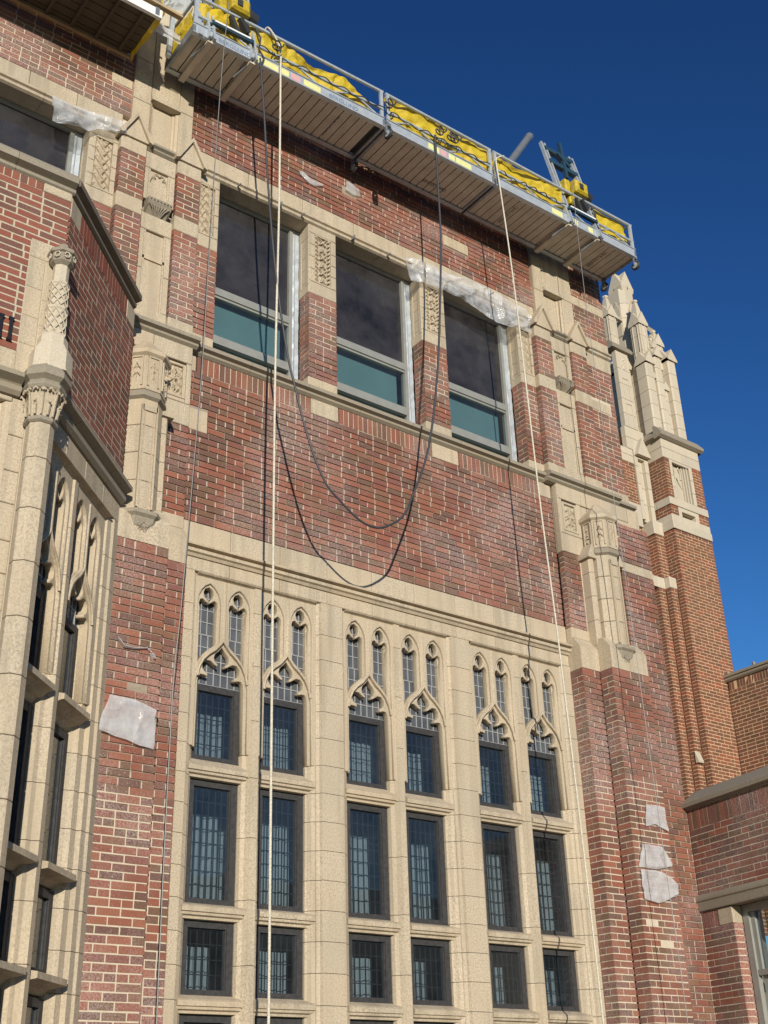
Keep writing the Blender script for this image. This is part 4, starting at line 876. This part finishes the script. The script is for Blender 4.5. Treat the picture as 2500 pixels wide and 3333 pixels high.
# ------------------------------------------------------------------ hanging work platforms
def zb(X): return 11.03+.10*min(1,(X-4.3)/2.6)+.07*max(0,min(1,(X-6.9)/4.6))
def wheel(parent,x,y,z,r=.075):
    K=16; mm=MB(); vs=[];fs=[]
    for i in range(K):
        t=2*math.pi*i/K
        for q in range(8):
            p=2*math.pi*q/8; rr=r-.022+.022*math.cos(p); vs.append((x+.02*math.sin(p),y+rr*math.cos(t),z+rr*math.sin(t)))
    for i in range(K):
        for q in range(8): fs.append((i*8+q,i*8+(q+1)%8,((i+1)%K)*8+(q+1)%8,((i+1)%K)*8+q))
    mm.add(vs,fs); wo=mm.build('wheel','rubber',parent,smooth=True)
    h=MB(); h.tube([(x-.022,y,z),(x+.022,y,z)],r*.62,10); h.build('hub','alu',wo); h=MB(); h.bar((x+.03,y,z),(x+.03,y,z+.13),.03,.012); h.bar((x-.03,y,z),(x-.03,y,z+.13),.03,.012); h.bar((x,y,z+.11),(x,y,z+.16),.05); h.build('castor_fork','alu_dark',wo)
def tarpmesh(name,mat,top,bot,y,nu,nz,amp,parent=None,seed=0,F=None):
    def at(L,t):
        xs=[p[0] for p in L]; x=xs[0]+(xs[-1]-xs[0])*t
        for (a,za),(b,zb_) in zip(L,L[1:]):
            if a<=x<=b+1e-6: return x,za+(zb_-za)*(x-a)/(b-a+1e-9)
        return x,L[-1][1]
    m=MB(); vs=[];fs=[]
    for i in range(nu+1):
        t=i/nu; xt,zt=at(top,t); xb,zb_=at(bot,t)
        for k in range(nz+1):
            s_=k/nz; x=xb+(xt-xb)*s_; z=zb_+(zt-zb_)*s_
            q=Vector((x*2.1,z*2.6,seed)); d=amp*(noise.noise(q)+.5*abs(noise.noise(q*2.3))+.3*noise.noise(q*5)); fold=amp*.5*math.sin((x*3+z*5)*2+seed+2*noise.noise(q))+amp*.9*(1-min(1,abs(noise.noise(q*1.3+Vector((3,1,seed))))*3.2))**2
            e=1 if 0<s_<1 else .5
            p=(x+.01*noise.noise(q*4),0,z+.012*noise.noise(q*3+Vector((9,0,0))))
            vs.append(((F.p(p[0],d*e+fold*e*.6+y,p[2])) if F else (p[0],y+d*e+fold*e*.6,p[2])))
    for i in range(nu):
        for k in range(nz): b_=i*(nz+1)+k; fs.append((b_,b_+nz+1,b_+nz+2,b_+1))
    m.add(vs,fs); return m.build(name,mat,parent)
PL=thing('suspended_scaffold','long aluminium work platform hanging in front of the parapet with yellow hoists and slatted underside','scaffold')
X0,X1=4.28,11.52; YO,YI=8.78,9.42; JT=(6.98,8.79)
secs=[(X0,6.96),(7.0,8.77),(8.81,X1)]
for a,b_ in secs:
    for y,nm in ((YO,'side_rail'),(YI,'side_rail')):
        m=MB(); 
        def ring(x): z=zb(x); return [(x,y-.022,z),(x,y+.022,z),(x,y+.022,z+.15),(x,y-.022,z+.15),(x,y-.034,z+.012),(x,y-.034,z+.0)]
        N=8
        for i in range(N):
            p0=a+(b_-a)*i/N; p1=a+(b_-a)*(i+1)/N
            for (ya,yb,z0,z1) in ((y-.015,y+.015,.0,.15),(y-.03,y+.03,-.006,.006),(y-.028,y+.02,.146,.156)):
                m.add([(p0,ya,zb(p0)+z0),(p1,ya,zb(p1)+z0),(p1,yb,zb(p1)+z0),(p0,yb,zb(p0)+z0),(p0,ya,zb(p0)+z1),(p1,ya,zb(p1)+z1),(p1,yb,zb(p1)+z1),(p0,yb,zb(p0)+z1)],[(0,3,2,1),(4,5,6,7),(0,1,5,4),(2,3,7,6),(0,4,7,3),(1,2,6,5)],.5)
        m.build(nm,'alu',PL)
    x=a+.03
    while x+.1<b_:
        m=MB(); z=zb(x); d=ru(-.0015,.0015); m.box(W3,x,x+.100,z+.018+d,z+.044+d,YO+.02,YI-.02); m.build('deck_plank','deck',PL); x+=.116
    m=MB(); m.add([(a,YO+.02,zb(a)+.05),(b_,YO+.02,zb(b_)+.05),(b_,YI-.02,zb(b_)+.05),(a,YI-.02,zb(a)+.05)],[(0,1,2,3)]); m.build('gap_shade_sheet','rubber',PL)  # added black sheet above the planks, stands in for shade in the gaps
    m=MB(); m.box(W3,a-.004,a+.03,zb(a)-.004,zb(a)+.12,YO-.02,YI+.02); m.build('end_beam','alu_dark',PL); m=MB(); m.box(W3,b_-.03,b_+.004,zb(b_)-.004,zb(b_)+.12,YO-.02,YI+.02); m.build('end_beam','alu_dark',PL)
    for y in (YO,YI-.02):       # lattice guard rails
        m=MB(); k=max(2,round((b_-a)/.9)); P=lambda i,h:(a+(b_-a)*i/k,y,zb(a+(b_-a)*i/k)+h)
        m.tube([P(0,.60),P(k,.60)],.022,8); m.build('top_rail','alu',PL); m=MB(); m.tube([P(0,.30),P(k,.30)],.019,8); m.build('mid_rail','alu',PL)
        for i in range(2*k): 
            x_=a+(b_-a)*(i+.15)/(2*k); x2=a+(b_-a)*(i+.85)/(2*k)
            m=MB(); h0,h1=(.15,.29) if i%2==0 else (.29,.15); m.tube([(x_,y,zb(x_)+h0),(x2,y,zb(x2)+h1)],.012,6); m.build('brace','alu',PL)
        for xx in (a+.03,b_-.03): m=MB(); m.bar((xx,y,zb(xx)+.1),(xx,y,zb(xx)+.60),.045,.03); m.build('post','alu',PL)
for x in (X0+.03,X1-.03):
    for h in (.30,.60): m=MB(); m.tube([(x,YO,zb(x)+h),(x,YI,zb(x)+h)],.02,6); m.build('end_rail','alu',PL)
for x in (JT[0],X1-.02):
    wheel(PL,x,YO-.06 if x<8 else YO,zb(x)-.14); wheel(PL,x,YI+.03 if x<8 else YI-.02,zb(x)-.13)
for i,(x,w_,mt) in enumerate(((4.62,.40,None),(5.12,.28,'sticker'),(5.42,.13,'sticker'),(5.58,.13,'sticker_red'),(5.76,.24,'sticker'),(6.1,.4,None),(7.66,.18,'sticker'),(7.86,.10,'sticker_red'),(8.0,.10,'sticker'),(8.12,.26,'sticker'),(8.5,.2,None),(9.5,.22,None),(9.84,.2,'sticker'),(10.25,.09,'sticker'),(10.55,.09,'sticker'))):
    if mt: m=MB(); z=zb(x); m.box(W3,x,x+w_,z+.035,z+.125,YO-.0165,YO-.0145); m.build('label',mt,PL)
for x in (4.60,6.12): text(None,'BERGLUND',0,0,0,.085,'ink_blue',PL,axes=(Vector((x,YO-.0162,zb(x)+.04)),Vector((1,0,.02)),Vector((0,0,1))))
for x in (4.98,6.36,7.95,9.32,11.05):
    text(None,'BERGLUND',0,0,0,.075,'ink',PL,axes=(Vector((x,YI-.10 if x!=7.95 else YI-.2,zb(x)+.0155)),Vector((0,-1,0)) if x!=7.95 else Vector((1,0,.01)),Vector((1,0,.02)) if x!=7.95 else Vector((0,-1,0))*-1))
# stirrup frames with hoists
def stirrup(xa,xb,top,low_tool,hx):
    for x in (xa,xb):
        for dx in (-.032,.032):
            m=MB(); m.bar((x+dx,YO-.05,zb(x)-.02),(x+dx,9.10,zb(x)+top),.028,.05); m.build('stirrup_post','alu',PL)
        m=MB(); m.bar((x,YO-.02,zb(x)-.025),(x,YI+.03,zb(x)-.035),.07,.035); m.build('bearer','deck',PL); m=MB(); m.bar((x+.01,YO-.06,zb(x)+.02),(x-.10,YO+.24,zb(x)-.10),.012,.035); m.build('bracket_arm','alu_dark',PL)
    for h in (top-.12,top-.42):
        f=h/top; y=YO-.05+(9.10-YO+.05)*f; m=MB(); m.bar((xa,y,zb(xa)+h),(xb,y,zb(xb)+h),.07); m.build('cross_bar','blue_paint',PL)
    m=MB(); m.bar((xa,YO-.02,zb(xa)+.28),(xb,YO-.02,zb(xb)+.28),.05); m.build('cross_bar','blue_paint',PL)
    m=MB(); m.bar((xa+.03,YO-.05,zb(xa)+.295),(xb-.05,YO-.05,zb(xb)+.295),.012,.025); m.build('cross_bar_face','white_paint',PL)
    m=MB(); c=(xa+xb)/2; m.bar((c-.03,9.0,zb(c)+top+.05),(c+.02,8.98,zb(c)+top-.62),.05); m.bar((c-.12,9.0,zb(c)+top-.2),(c+.12,9.0,zb(c)+top-.36),.08,.06); m.build('overload_device','blue_paint',PL)
    z=zb(hx)+.62; m=MB(); m.cbox(fX(0,8.72),hx-.14,hx+.11,z,z+.22,-.2,.04,.03); H_=m.build('hoist','yellow_paint',PL)
    m=MB(); m.cbox(fX(0,8.78),hx-.25,hx-.15,z-.02,z+.24,-.16,.0,.02); m.cbox(fX(0,8.78),hx-.18,hx+.03,z-.17,z-.01,-.12,.0,.03); m.build('gearbox','yellow_paint',H_)
    m=MB(); m.tube([(hx+.10,8.80,z+.12),(hx+.24,8.82,z+.11)],.085,12); m.build('motor','rubber',H_)
    m=MB(); m.box(fX(0,8.675),hx-.08,hx-.01,z+.05,z+.15,.0,.008); m.build('vent','rubber',H_); m=MB(); m.bar((hx-.12,8.75,z-.1),(hx-.02,8.75,z-.32),.05); m.bar((hx+.0,8.76,z-.06),(hx+.12,8.78,z-.20),.07); m.build('hoist_foot','rubber',H_)
    m=MB(); m.tube([(hx+.2,8.8,z+.05),(hx+.30,8.78,z-.15),(hx+.27,8.76,z-.38),(hx+.33,8.74,z-.5),(hx+.28,8.74,z-.7)],.012,6); m.build('power_lead','cable_black',H_)
stirrup(10.17,10.74,1.75,0,10.46); stirrup(4.50,5.05,1.75,0,4.86)
m=MB()
for x,y in ((4.36,YO-.03),(4.40,YO+.0)): m.bar((x,y,zb(x)-.02),(x,9.0,zb(x)+1.3),.05,.035)
m.bar((4.2,9.2,zb(4.3)-.05),(4.25,9.25,zb(4.3)+.75),.05); m.build('end_frame','alu',PL)
m=MB()       # leads looped along the rail
rng=random.Random(3)
for a,b_ in ((5.1,6.95),(7.05,8.7),(8.9,10.1)):
    pts=[]; N=60
    for i in range(N+1):
        t=i/N; x=a+(b_-a)*t; pts.append((x,YO-.03-.02*math.sin(t*40),zb(x)+.285+.004*math.sin(t*9+a)-.05*max(0,math.sin(t*7))**8))
    m.tube(pts,.007,6)
for cx in (5.33,6.98,7.8,7.99,8.05):
    m.tube([(cx+.05*math.cos(t*.6),YO-.045-.006*t,zb(cx)+.33+.06*math.sin(t*.6)) for t in range(22)],.010,5)
m.build('hose','cable_black',PL)
tp=lambda pts: [(x,zb(x)+h) for x,h in pts]
t1=tarpmesh('tarpaulin','tarp_yellow',tp([(4.35,.58),(5.0,.66),(5.6,.60),(5.95,.50),(6.2,.53),(6.42,.57),(6.55,.50),(6.72,.34)]),tp([(4.35,.12),(5.5,.12),(6.85,.14)]),YO+.045,120,20,.075,seed=1); tag(t1,'crumpled yellow tarpaulin slumped behind the rail left of the first platform joint','tarpaulin')
t2=tarpmesh('tarpaulin','tarp_yellow',tp([(7.05,.64),(8.0,.63),(9.2,.635),(10.1,.63)]),tp([(7.05,.12),(8.5,.12),(10.2,.12)]),YO+.045,140,20,.065,seed=5); tag(t2,'smooth yellow tarpaulin stretched along the right part of the platform rail','tarpaulin')
t3=tarpmesh('tarpaulin','tarp_yellow',tp([(10.75,.62),(11.45,.60)]),tp([(10.70,.12),(11.45,.12)]),YO+.045,36,16,.055,seed=8); tag(t3,'short yellow tarpaulin at the right-hand end of the platform past the hoist','tarpaulin')
t4=tarpmesh('tarpaulin','tarp_yellow',[(8.82,11.5),(9.4,11.62)],[(8.82,11.1),(9.46,11.08)],0,14,8,.05,seed=11,F=fL(4.31,0)); t4.data.transform(Matrix(((1,0,0,0),(0,-1,0,0),(0,0,1,0),(0,0,0,1)))); tag(t4,'yellow tarpaulin closing the left end of the long platform','tarpaulin')
# second, wooden-decked platform running out of frame at the left
P2=thing('suspended_scaffold','dark wooden decked platform hanging over the left window and running out of frame','scaffold')
Z2=11.0
for i,y in enumerate([8.82+.115*k for k in range(6)]): m=MB(); m.box(W3,.6,3.86,Z2+.03,Z2+.06,y,y+.105); m.build('deck_board','wood_dark',P2)
for k in range(11): m=MB(); x=.8+.29*k; m.box(W3,x,x+.035,Z2-.005,Z2+.03,8.80,9.48); m.build('cross_beam','wood_dark',P2)
for y in (8.79,9.48): m=MB(); m.box(W3,.6,3.9,Z2-.02,Z2+.10,y-.02,y+.02); m.build('side_rail','wood' if y>9 else 'white_paint',P2)
m=MB(); m.tube([(.6,8.79,Z2+.5),(3.9,8.79,Z2+.5)],.02,6); m.bar((3.84,8.79,Z2),(3.84,8.79,Z2+.75),.05); m.bar((3.84,9.46,Z2),(3.84,9.46,Z2+.75),.05); m.bar((3.84,8.79,Z2+.1),(3.9,9.46,Z2+.3),.03); m.build('guard_rail','alu_dark',P2)
m=MB(); m.bar((3.2,8.76,Z2+.16),(4.13,8.76,Z2+.13),.06,.035); m.build('timber','wood',P2)
t=tarpmesh('tarpaulin','tarp_yellow',[(.6,Z2+.75),(3.75,Z2+.7)],[(.6,Z2+.12),(3.8,Z2+.12)],8.84,40,10,.06,seed=14); tag(t,'yellow tarpaulin along the front of the wooden decked platform','tarpaulin')
t=tarpmesh('tarpaulin','tarp_yellow',[(8.8,Z2+.8),(9.4,Z2+.7)],[(8.8,Z2+.02),(9.5,Z2-.05)],0,14,10,.08,seed=17,F=fL(3.9,0)); t.data.transform(Matrix(((1,0,0,0),(0,-1,0,0),(0,0,1,0),(0,0,0,1)))); tag(t,'yellow tarpaulin bunched at the right end of the wooden decked platform','tarpaulin')
t=tarpmesh('cloth','tarp_grey',[(3.95,Z2+.95),(4.4,Z2+1.05)],[(3.9,Z2+.62),(4.4,Z2+.72)],9.1,14,8,.10,seed=19); tag(t,'grey sheeting heaped between the two platforms','sheeting')
t=tarpmesh('cloth','plastic_white',[(3.95,Z2+.22),(4.25,Z2+.16)],[(3.93,Z2+.02),(4.25,Z2+.02)],9.0,14,6,.06,seed=21); tag(t,'white cloth rag caught below the gap between the two platforms','rag')
m=MB(); m.tube([(9.78,9.3,12.62),(10.25,9.42,13.35)],.055,12); m.tube([(9.2,9.15,11.72),(9.78,9.3,12.62)],.055,12); o=m.build('outrigger_tube','alu_dark'); tag(o,'dark steel tube leaning up behind the yellow netting beside the right hoist frame','tube')
m=MB(); m.tube([(10.22,9.42,13.30),(10.28,9.43,13.39)],.062,12); m.build('tube_clamp','alu_dark',o)
# ------------------------------------------------------------------ ropes and cables, found along lines of sight at the platform's edge
YR=8.70
def at(px,py,y=YR):
    d=fw*FPX+r2*(px-1250)-u2*(py-1666.5); return d*(y/d.y)
def spline(P,n=10):
    out=[]
    for i in range(len(P)-1):
        p0=P[max(i-1,0)];p1=P[i];p2=P[i+1];p3=P[min(i+2,len(P)-1)]
        for k in range(n):
            t=k/n; out.append(.5*((2*p1)+(p2-p0)*t+(2*p0-5*p1+4*p2-p3)*t*t+(3*p1-p0-3*p2+p3)*t**3))
    return out+[P[-1]]
def rope(name,pts,r,mat,label,cat,twist=False):
    m=MB(); P=spline([Vector(p) for p in pts]); 
    if twist:
        L=[0]
        for a,b_ in zip(P,P[1:]): L.append(L[-1]+(b_-a).length)
        Q=[]; tot=L[-1]; N=int(tot/.012); j=0
        for s in range(3):
            q=[]; j=0
            for i in range(N+1):
                d=tot*i/N
                while j<len(L)-2 and L[j+1]<d: j+=1
                f=(d-L[j])/max(L[j+1]-L[j],1e-6); c=P[j].lerp(P[j+1],f); w_=2*math.pi*(d/.055+s/3); q.append(c+Vector((math.cos(w_),math.sin(w_),0))*r*.48)
            m.tube(q,r*.62,5)
    else: m.tube(P,r,6)
    o=m.build(name,mat,None,smooth=True); tag(o,label,cat); return o
rope('rope',[(5.22,8.80,11.69),(5.25,8.74,11.70),(5.39,8.72,11.45),(5.405,8.72,11.0),(5.40,YR,9.0),(5.385,YR,6.8),(5.40,YR,4),(5.42,YR,.8),(5.43,YR,-1.5)],.0125,'rope_white','thick white twisted rope hanging straight down the left side of the hall','rope',True)
rope('rope',[(9.02,8.78,11.80),(8.86,8.74,11.65),(8.80,8.72,11.52),(8.83,8.72,11.1),(8.90,YR,9.4),(8.98,YR,6.5),(9.06,YR,4.6),(9.14,YR,1.4),(9.17,YR,-1.5)],.0105,'rope_white','thick white twisted rope hanging from the middle of the platform past the third tracery window','rope',True)
s_=1.5069
k5=900/1659
pts=[at(847,190),at(860,370),at(870,560)]+[at(640+x*.31646,560+y*.31646) for x,y in ((760,450),(800,900),(860,1400),(940,1900),(1010,2200))]+[at(800+x*k5,1100+y*k5) for x,y in ((330,440),(400,680),(480,870),(560,970),(680,1090),(780,1138),(870,1120),(950,1060),(1000,950),(1070,760),(1110,580),(1140,330),(1160,0))]+[at(1435,800),at(1427,620),at(1416,440)]
rope('cable',pts,.0125,'cable_black','black power cable hanging from the platform in one deep loop across the brickwork','cable')
rope('wire_rope',[(4.69,8.72,11.75),(4.62,YR,10.3),(4.58,YR,8.0),(4.56,YR,6.5),(4.48,YR,4.2),(4.44,YR,3.3),(4.45,YR,1.1),(4.50,YR,-1.5)],.0045,'wire_grey','thin grey wire rope hanging from the left hoist past the carved oriel','wire')
rope('wire_rope',[(10.28,8.72,11.95),(10.22,YR,10.0),(10.24,YR,8.0),(10.29,YR,6.1),(10.31,YR,4.5),(10.34,YR,2.3),(10.36,YR,1.2),(10.37,YR,-1.5)],.0042,'wire_grey','thin grey wire rope hanging from the right hoist past the plastic patches','wire')
# ------------------------------------------------------------------ plastic sheets and patches
def sheet(F,top,bot,n,label,mat='plastic_film',amp=.03,seed=0,nu=50,nz=14,cat='plastic sheet'):
    o=tarpmesh('plastic_sheet',mat,top,bot,n,nu,nz,amp,None,seed,F); tag(o,label,cat)
sheet(M,[(7.83,10.04),(8.48,10.06),(9.2,10.13),(9.93,10.06),(10.0,9.98)],[(7.90,9.66),(8.1,9.72),(8.45,9.74),(8.9,9.70),(9.36,9.61),(9.69,9.66),(10.0,9.70)],.075,'long clear plastic sheet taped over the lintel from the second upper window to the third','plastic_film',.06,3,130,22)
sheet(M,[(3.05,9.95),(3.32,9.96),(3.62,10.0),(3.86,10.03)],[(3.10,9.62),(3.29,9.66),(3.5,9.70),(3.6,9.80),(3.90,9.85)],.08,'clear plastic sheet bundled under the lintel of the far left window','plastic_film',.07,5,70,20)
sheet(M,[(4.09,3.38),(4.3,3.37),(4.53,3.32)],[(4.0,3.06),(4.2,3.02),(4.40,2.98),(4.53,2.97)],.425,'white plastic patch taped on the left brick pier below the oriel','plastic_white',.03,7,30,16)
sheet(M,[(10.70,3.265),(10.86,3.27),(11.02,3.265)],[(10.66,3.01),(10.83,3.06),(10.90,3.03),(11.03,2.99)],.425,'small white plastic patch, the upper one on the right brick pier','plastic_white',.02,9,20,12)
sheet(M,[(10.53,2.81),(10.89,2.81),(11.02,2.64)],[(10.47,2.55),(10.73,2.545),(11.0,2.60)],.425,'white plastic patch in the middle of the right brick pier with a torn corner','plastic_white',.025,11,24,12)
sheet(M,[(10.47,2.52),(10.72,2.535),(10.93,2.49),(11.05,2.42)],[(10.48,2.21),(10.70,2.18),(10.9,2.24),(11.02,2.30)],.43,'large rounded white plastic patch, lowest on the right brick pier','plastic_white',.03,13,24,12)
m=MB(); P=[M.p(u,.42+.01*math.sin(i*2),z) for i,(u,z) in enumerate(((4.13,3.90),(4.19,3.83),(4.30,3.835),(4.41,3.86),(4.45,3.82),(4.49,3.78)))]
for a,b_ in zip(P,P[1:]): m.bar(a,b_,.045,.004)
o=m.build('tape_strip','plastic_white'); tag(o,'loose strip of white tape trailing across the left brick pier above the big patch','tape')
sheet(M,[(6.22,10.64),(6.3,10.66),(6.4,10.60),(6.6,10.62)],[(6.24,10.60),(6.35,10.53),(6.45,10.52),(6.58,10.58)],.02,'small grey torn plastic scrap on the brick above the first upper window','plastic_film',.015,15,16,6)
sheet(M,[(6.95,10.86),(7.05,10.86),(7.16,10.83)],[(6.93,10.72),(7.05,10.68),(7.16,10.70)],.02,'small grey plastic scrap on the brick over the pier between the first two upper windows','plastic_film',.015,17,12,8)

for o in bpy.data.objects:
    c=o.get('category')
    if o.parent is None and c in ('rope','wire','tarpaulin','plastic sheet','scaffold'): o['group']={'rope':'white ropes hanging from the platform','wire':'wire ropes hanging from the hoists','tarpaulin':'yellow tarpaulins on the platforms','plastic sheet':'plastic sheets taped to the masonry','scaffold':'hanging work platforms'}[c]
# little ties left poking out of the lintel joints
for i,(x,z) in enumerate(((5.36,9.93),(5.93,9.93),(6.25,9.93),(7.0,9.94),(7.55,9.93),(8.9,9.95),(9.3,10.08))):
    m=MB(); m.bar((x,9.6,z),(x+.01,9.50,z-.005),.012,.05 if i%2 else .02); m.build('metal_tie','wire_grey',HALL)
